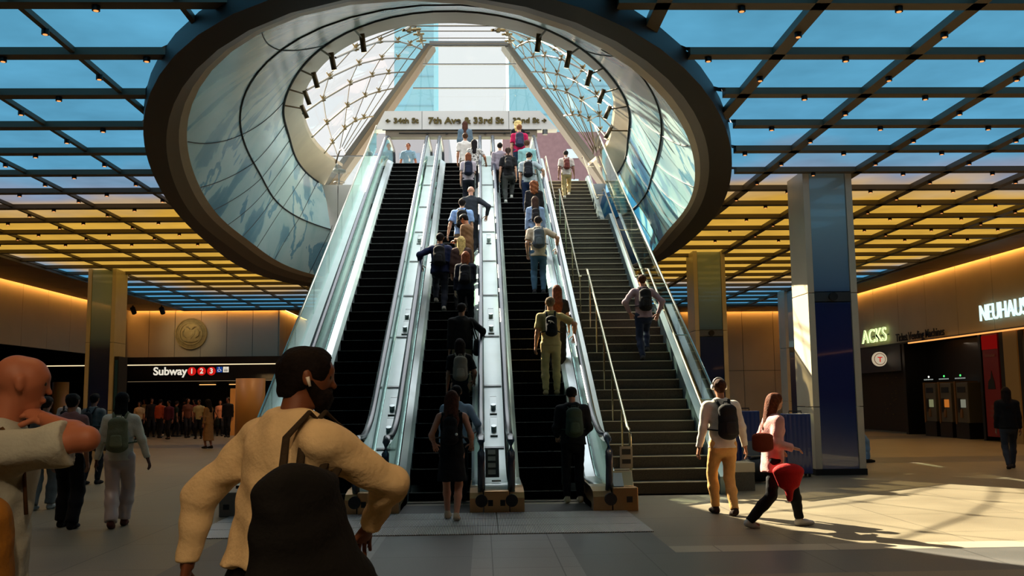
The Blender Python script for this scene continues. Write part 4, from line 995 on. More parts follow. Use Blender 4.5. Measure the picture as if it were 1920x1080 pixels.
# frame glass above the beam
th = thing('frame_glass', 'tall trapezoid of clear glass inside the A-frame above the sign beam', 'glazing', (-.45, 32.1, 11.2))
zz = [11.22, 12.22, 13.07, 13.72]
def fx(z, s): return (-2.62+(z-11.22)*.40)-(-.45) if s < 0 else (1.95-(z-11.22)*.44)+.45
for a, b in zip(zz[:-1], zz[1:]):
    mb = MB(); mb.prism([(fx(a,-1)-.1, a-11.2+.015),(fx(a,1)+.1, a-11.2+.015),(fx(b,1)+.1, b-11.2-.015),(fx(b,-1)-.1, b-11.2-.015)], 0, .02, 'y'); mb.build('glass_pane', GLASS, th)
    mb = MB(); mb.box(fx(b,-1)-.1, fx(b,1)+.1, -.03, .05, b-11.2-.02, b-11.2+.01); mb.build('glazing_bar', STEELD, th)

# cable-net canopy: left, right and top
CAB = mat('cable_steel', (96,86,64), .35, .8); NODE = mat('node_bronze', (120,104,70), .35, .8)
def cnet(lb, edge_px, legf, s, rows, extra=False):
    th = thing('glass_canopy', lb, 'glass canopy', (0, 30, ZT)); O = Vector((0, 30, ZT))
    E3 = [Vector(atp(*p, 9.95, 33, .075)) for p in edge_px]
    L3 = [Vector(legf(t)) for t in rows]
    fr = [0.0, .16, .40, .62, .80, .93, 1.0]
    P = []
    for i, (e, l) in enumerate(zip(E3, L3)):
        P.append([e.lerp(l, f)+Vector((0, 0, .35*sin(pi*f))) for f in fr])
    n = len(P)
    for i in range(n-1):
        for j in range(len(fr)-1):
            q = [P[i][j], P[i][j+1], P[i+1][j+1], P[i+1][j]]
            mb = MB(); mb.add([tuple(v-O) for v in q], [(0,1,2,3)]); mb.build('glass_pane', glass('canopy_glass', (251,253,253), .0, .02, .12), th)
    for i in range(n):
        mb = MB(); mb.tube([tuple(v-O-Vector((0,0,.12))) for v in P[i]], .026, 6); mb.build('cable', CAB, th)
    for j in range(1, len(fr)-1):
        mb = MB(); mb.tube([tuple(P[i][j]-O-Vector((0,0,.05))) for i in range(n)], .014, 5); mb.build('cross_cable', CAB, th)
    if extra:
        for i in range(n-1):
            for j in range(1, len(fr)-2):
                mb = MB(); mb.tube([tuple(P[i][j]-O-Vector((0,0,.12))), tuple(P[i+1][j+1]-O-Vector((0,0,.12)))], .016, 5); mb.build('cross_cable', CAB, th)
    for i in range(1, n-1):
        for j in range(1, len(fr)-2):
            c = P[i][j]-O; mb = MB(); k = 1.0
            mb.tube([tuple(c+Vector((0,0,-.17))), tuple(c+Vector((0,0,-.01)))], [.035,.022], 8)
            for a in (.6, 2.2, 3.75, 5.3): mb.tube([tuple(c+Vector((0,0,-.10))), tuple(c+Vector((.09*cos(a), .09*sin(a), .0)))], [.02,.014], 5)
            mb.tube([tuple(c+Vector((-.08,0,-.16))), tuple(c+Vector((.08,0,-.13)))], .022, 6)
            mb.build('spider_node', NODE, th)
    return P
LL = lambda t: (-1.95-(t)*3.1, 31.95, 13.74-t*4.45)
LR = lambda t: (1.10+(t)*3.2, 31.95, 13.74-t*4.45)
PLf = cnet('left half of the cable-net glass canopy, clear panes on spider nodes', [(758,45),(629,98),(575,160),(568,205),(585,250),(608,281),(630,300)], LL, -1, [0.0,.02,.10,.20,.33,.55,.85])
PRt = cnet('right half of the cable-net glass canopy, criss-crossed with cables', [(925,45),(1066,96),(1125,142),(1150,195),(1148,232),(1140,255),(1120,290)], LR, 1, [0.0,.02,.10,.20,.33,.55,.85], True)
th = thing('glass_canopy', 'front strip of the canopy glazing between the left and right cable nets', 'glass canopy', (0, 30, ZT)); O = Vector((0, 30, ZT))
for j in range(6):
    q = [PLf[0][j], PRt[0][j], PRt[0][j+1], PLf[0][j+1]]
    mb = MB(); mb.add([tuple(v-O) for v in q], [(0,1,2,3)]); mb.build('glass_pane', _mats['canopy_glass'], th)
    if j: mb = MB(); mb.tube([tuple(PLf[0][j]-O-Vector((0,0,.1))), tuple(PRt[0][j]-O-Vector((0,0,.1)))], .015, 5); mb.build('cable', CAB, th)
for s_, P in ((-1, PLf), (1, PRt)):
    for j in (1, 2, 3, 4):
        c = P[0][j]-O; mb = MB(); mb.tube([tuple(c+Vector((0,0,-.24))), tuple(c)], .05, 8); mb.tube([tuple(c+Vector((-.15,0,-.2))), tuple(c+Vector((.15,.1,-.14)))], .03, 6); mb.build('spider_node', NODE, th)

# ------------------------------------------------------------------ beyond the entrance
def windows(nx, nz, w, h, y, m, par, gx=.45, gz=.45, z0=1.0):
    for i in range(nx):
        for j in range(nz):
            x = -w/2+w*(i+.5)/nx; z = z0+(h-z0)*(j+.5)/nz; a = w/nx*gx/2; b = (h-z0)/nz*gz/2
            mb = MB(); mb.box(x-a, x+a, y-.05, y, z-b, z+b); mb.build('window', m, par)
BRK = mat('brick_mauve', (122,98,103), .8, 0, .3, .08, 4); WINP = mat('window_pale', (190,215,225), .3)
th = thing('brick_building', 'mauve brick building across the street behind the right escalator head', 'building', (6.2, 52, ZT))
MB().box(-5.0, 5.5, 0, 12, 0, 7.0).build('wall', BRK, th); windows(4, 3, 9, 6.6, 0, WINP, th, .28, .3, 1.5)
CYN = mat('tower_cyan', (120,172,188), .5); PAL = mat('pale_block', (150,152,158), .7)
th = thing('glass_tower', 'pale cyan glass tower seen through the right side of the A-frame', 'building', (6.0, 95, ZT)); MB().box(-3.1, 9, 0, 10, 0, 38).build('wall', CYN, th)
mb = MB()
for z in range(3, 38, 3): mb.box(-3.1, 9, -.05, 0, z, z+.12)
mb.build('floor_lines', mat('tower_line', (108,156,174), .5), th)
th = thing('glass_tower', 'pale cyan glass tower seen through the left side of the A-frame', 'building', (-6.6, 92, ZT)); MB().box(-1.9, 2.0, 0, 10, 0, 42).build('wall', CYN, th)
mb = MB()
for z in range(3, 42, 3): mb.box(-1.9, 2.0, -.05, 0, z, z+.12)
mb.build('floor_lines', _mats['tower_line'], th)
th = thing('street_block', 'pale low building across the street behind the empty escalator', 'building', (-5.8, 70, ZT)); MB().box(-2.6, 3.4, 0, 8, 0, 12).build('wall', PAL, th)
windows(5, 5, 5.0, 11, 0, mat('block_window', (130,150,170), .4), th, .55, .5, 1.0)
mb = MB(); mb.box(-2.6, 3.4, -1.2, 0, 4.4, 4.9); mb.build('awning', mat('awning_slate', (110,124,140), .6), th)
mb = MB()
for i, c in enumerate(range(6)): mb.box(-2.3+i*.9, -1.9+i*.9, -.1, -.05, 6.3, 6.7)
mb.build('sign_dots', mat('sign_red', (215,150,150), .6), th)
th = thing('blue_barrier', 'blue slanted street barrier beyond the top of the stairs', 'barrier', (4.6, 42, ZT))
BB = mat('barrier_blue', (36,70,165), .5)
mb = MB(); mb.prism([(-1.1,0),(-.1,1.0),(.9,1.0),(1.0,0)], -.1, .1, 'y'); mb.build('panel', BB, th)
# ------------------------------------------------------------------ figures: smooth distance-field bodies turned into single surfaces
def snets(D, o, h):
    nx, ny, nz = D.shape; S = D < 0
    acc = np.zeros((nx-1, ny-1, nz-1, 3)); cnt = np.zeros((nx-1, ny-1, nz-1))
    for ax in range(3):
        oth = [a for a in range(3) if a != ax]
        for b in (0, 1):
            for c in (0, 1):
                o0 = [0,0,0]; o0[oth[0]] = b; o0[oth[1]] = c; o1 = list(o0); o1[ax] = 1
                s0 = tuple(slice(v, v+n-1) for v, n in zip(o0, (nx,ny,nz))); s1 = tuple(slice(v, v+n-1) for v, n in zip(o1, (nx,ny,nz)))
                d0 = D[s0]; d1 = D[s1]; m = S[s0] != S[s1]
                t = np.where(m, d0/np.where(m, d0-d1, 1), 0); cnt += m
                for a in range(3): acc[..., a] += m*(o0[a]+(t if a == ax else 0))
    act = cnt > 0; idx = -np.ones(act.shape, int); idx[act] = np.arange(act.sum())
    g = np.argwhere(act); v = np.array(o)+h*(g+acc[act]/cnt[act][:,None])
    F = []
    for ax in range(3):
        a1, a2 = [(1,2),(2,0),(0,1)][ax]
        s0 = [slice(1,-1)]*3; s1 = [slice(1,-1)]*3; s0[ax] = slice(0,-1); s1[ax] = slice(1,None)
        A = S[tuple(s0)]; B = S[tuple(s1)]; m = A != B; p = np.argwhere(m)
        if not len(p): continue
        base = p.copy(); base[:,a1] += 1; base[:,a2] += 1
        def ix(d1, d2):
            q = base.copy(); q[:,a1] += d1; q[:,a2] += d2; return idx[q[:,0], q[:,1], q[:,2]]
        q = np.stack([ix(-1,-1), ix(0,-1), ix(0,0), ix(-1,0)], 1); inn = A[m]; q[~inn] = q[~inn][:, ::-1]; F.append(q)
    return v, (np.concatenate(F) if F else np.zeros((0,4), int))
V = lambda *a: np.array(a, float)
def nrm(v): return v/(np.linalg.norm(v)+1e-9)
class SDF:
    """list of primitives: ec(a,b,ra,rb,lateral,sx,clipA,clipB,k), ball"""
    def __init__(s, k=.03): s.p = []; s.k = k; s.cuts = []; s.noise = 0; s.ns = (1,1,1); s.seed = 0
    def ec(s, a, b, ra, rb, u=None, sx=1.0, ca=False, cb=False, k=None, neg=False):
        s.p.append((V(*a), V(*b), ra, rb, None if u is None else nrm(V(*u)), sx, ca, cb, s.k if k is None else k, neg)); return s
    def ball(s, c, r, u=None, sx=1.0, k=None, neg=False): return s.ec(c, c+V(0,0,1e-4), r, r, u, sx, k=k, neg=neg)
    def mesh(s, h):
        lo = np.min([np.minimum(p[0], p[1])-max(p[2], p[3])*max(1, p[5]) for p in s.p if not p[9]], 0)-3*h
        hi = np.max([np.maximum(p[0], p[1])+max(p[2], p[3])*max(1, p[5]) for p in s.p if not p[9]], 0)+3*h
        n = np.ceil((hi-lo)/h).astype(int)+1; D = np.full(tuple(n), .5)
        ax = [lo[i]+h*np.arange(n[i]) for i in range(3)]
        for a, b, ra, rb, u, sx, ca, cb, k, neg in s.p:
            m = max(ra, rb)*max(1, sx)+k+3*h
            i0 = np.maximum(np.floor((np.minimum(a, b)-m-lo)/h).astype(int), 0); i1 = np.minimum(np.ceil((np.maximum(a, b)+m-lo)/h).astype(int)+1, n)
            if (i1 <= i0).any(): continue
            sl_ = tuple(slice(i0[j], i1[j]) for j in range(3))
            X, Y, Z = np.meshgrid(ax[0][sl_[0]], ax[1][sl_[1]], ax[2][sl_[2]], indexing='ij')
            d = b-a; L = np.linalg.norm(d); dn = d/max(L, 1e-9)
            qx, qy, qz = X-a[0], Y-a[1], Z-a[2]; tt = qx*dn[0]+qy*dn[1]+qz*dn[2]; t = np.clip(tt, 0, L)
            qx -= dn[0]*t; qy -= dn[1]*t; qz -= dn[2]*t; r2 = qx*qx+qy*qy+qz*qz
            if u is not None and sx != 1: w = qx*u[0]+qy*u[1]+qz*u[2]; r2 = r2-w*w+(w/sx)**2
            f = np.sqrt(np.maximum(r2, 0))-(ra+(rb-ra)*(t/max(L, 1e-9)))
            if ca: f = np.maximum(f, -tt)
            if cb: f = np.maximum(f, tt-L)
            C = D[sl_]
            if neg: D[sl_] = np.maximum(C, -f)
            else:
                hh = np.clip(.5+.5*(C-f)/k, 0, 1); D[sl_] = C*(1-hh)+f*hh-k*hh*(1-hh)
        if s.noise or s.cuts:
            X, Y, Z = np.meshgrid(*ax, indexing='ij')
            if s.noise:
                q = s.seed*1.7; D += s.noise*(np.sin(38*s.ns[0]*X+9*Z+q)*np.sin(30*s.ns[1]*Y+q)+.8*np.sin(26*s.ns[2]*Z+14*X+11*Y+2*q)*np.sin(17*X+9*Z+q)+.5*np.sin(61*Z+23*X*s.ns[0]-17*Y+q))
            for pt, nn in s.cuts: D = np.maximum(D, (X-pt[0])*nn[0]+(Y-pt[1])*nn[1]+(Z-pt[2])*nn[2])
        D[0]=D[-1]=.3; D[:,0]=D[:,-1]=.3; D[:,:,0]=D[:,:,-1]=.3
        return snets(D, lo, h)
def mkobj(name, parts, m, parent):
    vs = []; fs = []; n = 0
    for v, f in parts:
        vs.append(v); fs.append(f+n); n += len(v)
    v = np.concatenate(vs); f = np.concatenate(fs)
    me = bpy.data.meshes.new(name); me.vertices.add(len(v)); me.vertices.foreach_set('co', v.astype(np.float32).ravel())
    me.loops.add(len(f)*4); me.loops.foreach_set('vertex_index', f.astype(np.int32).ravel()); me.polygons.add(len(f)); me.polygons.foreach_set('loop_start', np.arange(len(f), dtype=np.int32)*4)
    me.polygons.foreach_set('use_smooth', np.ones(len(f), bool)); me.materials.append(m); me.update(calc_edges=True); me.validate()
    o = bpy.data.objects.new(name, me); COL.objects.link(o)
    if parent is not None: o.parent = parent
    return o
def ik(A, T, l1, l2, pole):
    d = T-A; L = np.linalg.norm(d); L2 = min(L, (l1+l2)*.998); dn = d/max(L, 1e-6); T = A+dn*L2
    a = (l1*l1-l2*l2+L2*L2)/(2*L2); h = sqrt(max(l1*l1-a*a, 0)); p = V(*pole); p = p-dn*(p@dn)
    return A+dn*a+nrm(p)*h, T
def clothm(col, kind='cloth', pat=None):
    key = 'cloth_%s_%d_%d_%d' % (kind, *col)
    if key in _mats: return _mats[key]
    if kind == 'satin': return mat(key, col, .28, 0, .6, .05, 5)
    if kind == 'hair': return mat(key, col, .75, 0, .12, .3, 30, .4, 60)
    if kind == 'skin': return mat(key, col, .5, 0, .4, .05, 8)
    if kind == 'check': return mat(key, col, .8, 0, .3, 0, 26, 0, 40, col2=(225,222,215))
    if kind == 'pattern': return mat(key, col, .7, 0, .3, 0, 14, 0, 40, col2=(110,50,60))
    return mat(key, col, .85, 0, .25, .10, 7, .25, 55)
def hand(W, d, n, side, s, curl=.5, h=.0045):
    """palm plus five separate fingers; n = direction the palm faces; side=+1 thumb along +lat"""
    d = nrm(d); n = nrm(n-d*(n@d)); lat = np.cross(n, d)*side
    S = SDF(.008); P = W+d*.085*s
    S.ec(W-d*.01*s, P, .019*s, .0165*s, lat, 1.75, k=.01)
    for i, (off_, L) in enumerate(((.030,.074),(.010,.082),(-.010,.077),(-.029,.060))):
        a = P+lat*off_*s-d*.006*s; dd = nrm(d+lat*off_*2.2); rr = .0088*s
        for q, fr in enumerate((.46,.30,.24)):
            ang = curl*(.55 if q == 0 else .75); dd = nrm(dd*cos(ang)+n*sin(ang)); b = a+dd*L*fr*s
            S.ec(a, b, rr, rr*.93, k=.003); a = b; rr *= .93
    a = W+d*.022*s+lat*.024*s; dd = nrm(d*.62+lat*.75+n*.35); rr = .011*s
    for q, L in enumerate((.038,.032,.026)):
        b = a+dd*L*s; S.ec(a, b, rr, rr*.9, k=.005); a = b; rr *= .9; dd = nrm(dd*.86+d*.35+n*.28*curl)
    return S.mesh(h)
PEOPLE = []
def person(label, loc, heading=0, H=1.72, sex='m', build=1.0, lod=.017, footL=(-.10,0,.0), footR=(.10,0,.0), handL=None, handR=None, elbL=(-.3,-1,-.2), elbR=(.3,-1,-.2),
           lean=3, side=0, yaw=0, nod=0, twist=0, skin=(150,105,80), hair='short', hairc=(30,22,18), top='tee', topc=(120,120,120), topk='cloth', bottom='pants', botc=(40,40,50), botk='cloth',
           shoe=(30,28,26), group=None, bag=None, bagc=(20,20,22), baglabel=None, face=False, curl=.5, hem=None, belt=False):
    s = H/1.75; th = thing('person', label, 'person', loc, -radians(heading), group); seed = len(PEOPLE)
    fl, fr_ = V(*footL)*s, V(*footR)*s; fem = sex == 'f'
    pz = .935*s; mid = (fl+fr_)/2; spread = abs(fl[1]-fr_[1]); zz = min(fl[2], fr_[2])
    P = V(mid[0], mid[1], pz+zz-.10*spread*spread*2)
    ln = radians(lean); sd = radians(side)
    up = nrm(V(sin(sd), sin(ln), cos(ln))); tw = radians(twist); rt = V(cos(tw), sin(tw), 0); rt = nrm(rt-up*(rt@up)); fw = np.cross(up, rt)
    R0 = V(1, 0, 0)
    hw = (.095 if fem else .09)*s; sw = (.172 if fem else .195)*s*(.97+.03*build)
    hipL, hipR = P-R0*hw-V(0,0,.02), P+R0*hw-V(0,0,.02)
    waist = P+up*.16*s; chest = P+up*.36*s; C7 = P+up*.545*s-fw*.012*s
    shL, shR = P+up*.475*s-rt*sw, P+up*.475*s+rt*sw
    ankL, ankR = fl+V(0,0,.085*s), fr_+V(0,0,.085*s)
    knL, ankL = ik(hipL, ankL, .43*s, .425*s, (-.08,1,0)); knR, ankR = ik(hipR, ankR, .43*s, .425*s, (.08,1,0))
    tr = lambda q: P+R0*0+rt*q[0]*s+fw*q[1]*s+V(0,0,q[2]*s)     # hand targets given from the pelvis centre
    hL = tr(handL) if handL else tr((-.24,.04,-.12)); hR = tr(handR) if handR else tr((.24,.04,-.12))
    elL, hL = ik(shL, hL, .285*s, .255*s, V(*elbL)); elR, hR = ik(shR, hR, .285*s, .255*s, V(*elbR))
    # head frame
    ya = radians(yaw)+tw; na = radians(nod); hf = nrm(V(-sin(ya)*cos(na), cos(ya)*cos(na), sin(na))); hr_ = nrm(np.cross(hf, V(0,0,1))); hu = np.cross(hr_, hf)
    HB = C7+up*(.075-.10*max(0, build-1.05))*s+fw*.015*s; HC = HB+hu*.108*s+hf*.022*s
    sk = clothm(skin, 'skin'); b = SDF(.028*s); B = build
    # --- body
    b.ec(P-V(0,0,.03*s), waist, .095*s*B, .088*s*B, rt, 1.35); b.ec(waist, chest+up*.06*s, .088*s*B, .098*s*B, rt, 1.38)
    b.ec(shL+rt*.05*s, shR-rt*.05*s, .062*s, .062*s); b.ec(C7-up*.03*s, HB+hu*.04*s, .054*s, .052*s)
    for hip, kn, ak, ft in ((hipL, knL, ankL, fl), (hipR, knR, ankR, fr_)):
        b.ec(hip, kn, .080*s*B, .052*s); b.ec(kn, kn+(ak-kn)*.4, .052*s, .053*s); b.ec(kn+(ak-kn)*.4, ak, .053*s, .036*s)
        b.ec(ak-V(0,0,.02*s), ak+V(0,.11*s,-.05*s), .036*s, .026*s, k=.02)
    for sh, el, hd in ((shL, elL, hL), (shR, elR, hR)):
        b.ec(sh, el, .046*s*B, .038*s); b.ec(el, el+(hd-el)*.3, .038*s, .038*s); b.ec(el+(hd-el)*.3, hd, .038*s, .026*s)
    # head
    b.ec(HC+hf*-.016*s+hu*.022*s, HC+hf*.02*s+hu*.022*s, .078*s, .074*s, hr_, .96, k=.02); b.ec(HC+hf*.02*s-hu*.02*s, HC+hf*.045*s-hu*.075*s, .062*s, .034*s, hr_, 1.05, k=.03)
    if lod < .025 or face:
        b.ec(HC+hf*.082*s+hu*.012*s, HC+hf*.099*s-hu*.026*s, .007*s, .011*s, k=.012)           # nose
        b.ec(HC+hf*.083*s-hu*.056*s-hr_*.018*s, HC+hf*.083*s-hu*.056*s+hr_*.018*s, .010*s, .010*s, k=.008)   # lips
        b.ec(HC+hf*.083*s+hu*.03*s-hr_*.03*s, HC+hf*.083*s+hu*.03*s+hr_*.03*s, .010*s, .010*s, k=.015)       # brow
        for q in (-1, 1): b.ec(HC+hr_*q*.076*s+hu*.014*s-hf*.004*s, HC+hr_*q*.080*s-hu*.022*s, .014*s, .010*s, hf, 1.3, k=.008)  # ears
    parts = [b.mesh(lod if not face else min(lod, .011))]
    hh = .0045*s if lod < .02 else .008
    parts.append(hand(hL, hL-elL, V(.9,.1,.1) if handL is None else V(.3,.2,-.9), 1 if True else 1, s, curl, hh))
    parts.append(hand(hR, hR-elR, V(-.9,.1,.1) if handR is None else V(-.3,.2,-.9), -1, s, curl, hh))
    mkobj('body', parts, sk, th)
    if face or lod < .02:
        e = SDF(.002)
        for q in (-1, 1): e.ball(HC+hf*.072*s+hu*.006*s+hr_*q*.031*s, .0145*s, k=.002)
        mkobj('eyes', [e.mesh(.005)], mat('eye_dark', (34,26,22), .2), th)
    # --- top garment
    g = SDF(.035*s); g.noise = .0035 if not face else .005; g.seed = seed; hm = hem if hem is not None else (.06 if top != 'coat' else .34)
    t = .018*s; lo_ = P-V(0,0,hm*s)
    if top in ('tee','shirt','blouse','jacket','coat','hoodie','vest'):
        e = .014*s if top in ('jacket','coat','hoodie') else 0
        g.ec(lo_, waist, (.108*B+.012)*s+t*.6+e, .098*s*B+t*.6+e, rt, 1.36, ca=True); g.ec(waist, chest+up*.07*s, .098*s*B+t*.6+e, .104*s*B+t*.7+e, rt, 1.42)
        g.ec(shL+rt*.045*s, shR-rt*.045*s, .068*s*B+e, .068*s*B+e); g.ec(C7-rt*.05*s-up*.02*s, C7+rt*.05*s-up*.02*s, .06*s*B, .06*s*B); g.ec(C7-up*.045*s, C7+up*.018*s, .064*s*B, .060*s*B, cb=True)
        if fem: g.ec(chest-rt*.065*s+fw*.07*s, chest+rt*.065*s+fw*.07*s, .062*s, .062*s)
        for sh, el, hd in ((shL, elL, hL), (shR, elR, hR)):
            if top == 'vest': continue
            if top in ('tee', 'blouse'): g.ec(sh, sh+(el-sh)*.78, .062*s*B, .066*s*B, cb=True)
            else:
                g.ec(sh, el, .064*s*B+e*.6, .053*s*(1+(B-1)*.45)+e*.6); g.ec(el, el+(hd-el)*(.96 if top != 'rolled' else .3), .053*s*(1+(B-1)*.45)+e*.6, .041*s+e*.5, cb=True)
        if top == 'hoodie': g.ec(C7-up*.02*s-fw*.06*s-rt*.05*s, C7-up*.02*s-fw*.06*s+rt*.05*s, .05*s, .05*s)
        tg = mkobj('top', [g.mesh(lod)], clothm(topc, topk), th)
    if top == 'dress':
        g.ec(waist, chest+up*.05*s, .10*s*B+.006, .108*s*B, rt, 1.36); g.ec(shL+rt*.06*s, shR-rt*.06*s, .066*s, .066*s)
        if fem: g.ec(chest-rt*.06*s+fw*.065*s, chest+rt*.06*s+fw*.065*s, .06*s, .06*s)
        hz = (hem if hem else .42)*s; g.ec(waist, P, .105*s*B, .128*s*B, rt, 1.3); g.ec(P, P-V(0,0,hz), .128*s*B, .155*s*B, R0, 1.22, cb=True)
        if topk == 'long': 
            for sh, el, hd in ((shL, elL, hL), (shR, elR, hR)): g.ec(sh, el, .056*s, .046*s); g.ec(el, el+(hd-el)*.9, .046*s, .038*s, cb=True)
        mkobj('dress', [g.mesh(lod)], clothm(topc, 'cloth'), th)
    # --- bottom
    if bottom:
        g = SDF(.03*s); g.noise = .0035; g.seed = seed+3; g.ns = (.7,.7,1.3)
        wd = {'pants': 0, 'wide': .018, 'slim': .002, 'shorts': .008}.get(bottom, 0)*s
        if bottom in ('pants','wide','slim','shorts'):
            g.ec(P-V(0,0,.06*s), P+up*.10*s, .106*s*B+.006, .100*s*B+.004, rt, 1.36, cb=True)
            for hip, kn, ak in ((hipL, knL, ankL), (hipR, knR, ankR)):
                if bottom == 'shorts': g.ec(hip, kn+(hip-kn)*.12, .094*s*B, .080*s+wd, cb=True)
                else: g.ec(hip, kn, .092*s*B+wd*.3, .068*s+wd); g.ec(kn, kn+(ak-kn)*.4, .068*s+wd, .070*s+wd); g.ec(kn+(ak-kn)*.4, ak, .070*s+wd, .052*s+wd*1.6, cb=True)
        elif bottom == 'skirt':
            g.ec(P+up*.12*s, P, .10*s*B, .122*s*B, rt, 1.3); g.ec(P, P-V(0,0,(hem or .5)*s), .122*s*B, .17*s*B, R0, 1.2, cb=True)
        mkobj('skirt' if bottom == 'skirt' else ('shorts' if bottom == 'shorts' else 'trousers'), [g.mesh(lod)], clothm(botc, botk), th)
    # --- shoes
    for ft, ak, kn in ((fl, ankL, knL), (fr_, ankR, knR)):
        g = SDF(.02*s); back = ft[1] < mid[1]-.12*s; tip = V(0, .185*s, -.0) if not back else V(0, .13*s, -.045*s)
        hb = ak+V(0,-.025*s,-.045*s)+(V(0,0,.02*s) if back else 0)
        g.ec(hb, hb+tip*.55, .043*s, .041*s, R0, .95); g.ec(hb+tip*.5, hb+tip+V(0,0,-.006*s), .041*s, .030*s, R0, 1.25); g.ec(hb, ak+V(0,0,.012*s), .040*s, .042*s, cb=True)
        if not back: g.cuts.append((V(0,0,ft[2]+.001), V(0,0,-1)))
        mkobj('shoe', [g.mesh(min(lod, .014))], clothm(shoe, 'shoe'), th)
    # --- hair
    g = SDF(.012*s); top_ = HC+hu*.022*s
    if hair not in ('bald',):
        g.ec(top_-hf*.02*s, top_+hf*.018*s+hu*.006*s, .088*s if hair != 'afro' else .105*s, .082*s, hr_, .97)
        g.ec(top_-hf*.035*s, HC-hf*.05*s-hu*.045*s, .072*s, .050*s, hr_, 1.12)
        if hair == 'long': g.ec(HC-hf*.045*s, C7-fw*.075*s-up*.16*s, .078*s, .055*s, hr_, 1.30); g.ec(HC+hr_*.05*s, C7+rt*.07*s-up*.05*s-fw*.03*s, .045*s, .03*s); g.ec(HC-hr_*.05*s, C7-rt*.07*s-up*.05*s-fw*.03*s, .045*s, .03*s)
        if hair == 'xlong': g.ec(HC-hf*.04*s, C7-fw*.08*s-up*.12*s, .080*s, .082*s, hr_, 1.25); g.ec(C7-fw*.08*s-up*.12*s, C7-fw*.11*s-up*.34*s, .082*s, .04*s, hr_, 1.45)
        if hair == 'braids':
            for q in np.linspace(-.07, .07, 7): g.ec(HC-hf*.05*s+hr_*q*s*.8, C7-fw*.10*s-up*.22*s+rt*q*s*1.2, .022*s, .014*s)
        if hair == 'curly': g.ec(HC-hf*.05*s, C7-fw*.07*s-up*.06*s, .10*s, .085*s, hr_, 1.25); g.noise = .008; g.ns = (1.6,1.6,1.6)
        if hair == 'bun': g.ball(HC+hu*.115*s-hf*.03*s, .036*s)
        if hair == 'pony': g.ec(HC-hf*.095*s+hu*.02*s, C7-fw*.12*s-up*.06*s, .03*s, .02*s)
        g.ec(HC+hf*.115*s+hu*.022*s, HC+hf*.12*s-hu*.10*s, .066*s, .075*s, hr_, 1.0, neg=True)
        if hair in ('short', 'afro'): g.cuts.append((HC-hu*.075*s, -hu))
        if not g.noise: g.noise = .0022; g.ns = (2.2,2.2,.4)
        mkobj('hair', [g.mesh(min(lod, .013))], clothm(hairc, 'hair'), th)
        if hair == 'beard_': pass
    PEOPLE.append(th)
    # --- backpack or bag as a thing of its own
    if bag in ('backpack', 'smallpack'):
        k = 1.0 if bag == 'backpack' else .82; bt = thing('backpack', baglabel or 'backpack', 'backpack', loc, -radians(heading), 'backpacks worn by travellers')
        c = P+up*.30*s-fw*(.105*B+.105)*s; g = SDF(.03*s); w = .085*k*s
        g.ec(c-up*.17*k*s, c+up*.12*k*s, .092*k*s, .080*k*s, rt, 1.5); g.ec(c-up*.15*k*s-fw*.05*s, c-up*.02*k*s-fw*.055*s, .06*k*s, .055*k*s, rt, 1.55)
        g.noise = .002; g.seed = seed; mkobj('pack_body', [g.mesh(min(lod, .015))], clothm(bagc, 'bag'), bt)
        g = SDF(.01*s); g.ec(c-up*.17*k*s-fw*.092*k*s, c-up*.05*k*s-fw*.092*k*s, .030*k*s, .026*k*s, rt, 2.6); mkobj('front_pocket', [g.mesh(min(lod, .012))], clothm(tuple(min(255, int(v*1.15+6)) for v in bagc), 'bag'), bt)
        mb = MB(); q = c+up*.19*k*s; mb.tube([tuple(q-rt*.04*s+fw*.03*s), tuple(q-rt*.03*s+up*.035*s+fw*.03*s), tuple(q+rt*.03*s+up*.035*s+fw*.03*s), tuple(q+rt*.04*s+fw*.03*s)], .009*s, 6); mb.build('top_handle', clothm(bagc, 'bag'), bt)
        for sg_ in (-1, 1):
            sh = shL if sg_ < 0 else shR; a = C7-up*.02*s
            pts = [c+up*.15*k*s+rt*sg_*.06*s+fw*.06*s, C7+rt*sg_*.085*s+up*.015*s-fw*.055*s, C7+rt*sg_*.095*s+up*.012*s+fw*.02*s, chest+rt*sg_*.11*s+fw*.135*B*s+up*.06*s, waist+rt*sg_*.125*s+fw*.115*B*s+up*.06*s, waist+rt*sg_*.19*B*s+up*.02*s, c-up*.14*k*s+rt*sg_*.11*s+fw*.03*s]
            mb = MB(); mb.tube([tuple(p) for p in pts], .020*s, 8, flat=.45); mb.build('strap', clothm(bagc, 'bag'), bt, True)
    if bag == 'shoulder':
        bt = thing('shoulder_bag', baglabel or 'shoulder bag', 'bag', loc, -radians(heading), None)
        c = P+rt*.26*s-fw*.12*s+up*.0*s; g = SDF(.03*s); g.ec(c-V(0,0,.12*s), c+V(0,0,.08*s), .075*s, .055*s, nrm(fw*.8+rt*.3), 2.3); mkobj('bag_body', [g.mesh(min(lod, .014))], clothm(bagc, 'bag'), bt)
        mb = MB(); mb.tube([tuple(c+V(0,0,.12*s)-fw*.08*s), tuple(shR+V(0,0,.06*s)-rt*.03*s-fw*.05*s), tuple(shR+V(0,0,.07*s)-rt*.03*s+fw*.03*s), tuple(c+V(0,0,.12*s)+fw*.12*s)], .012*s, 6); mb.build('strap', clothm(bagc, 'bag'), bt, True)
    return dict(th=th, P=P, up=up, rt=rt, fw=fw, C7=C7, HC=HC, hf=hf, hu=hu, hr=hr_, shL=shL, shR=shR, chest=chest, s=s, hL=hL, hR=hR, elR=elR, elL=elL)
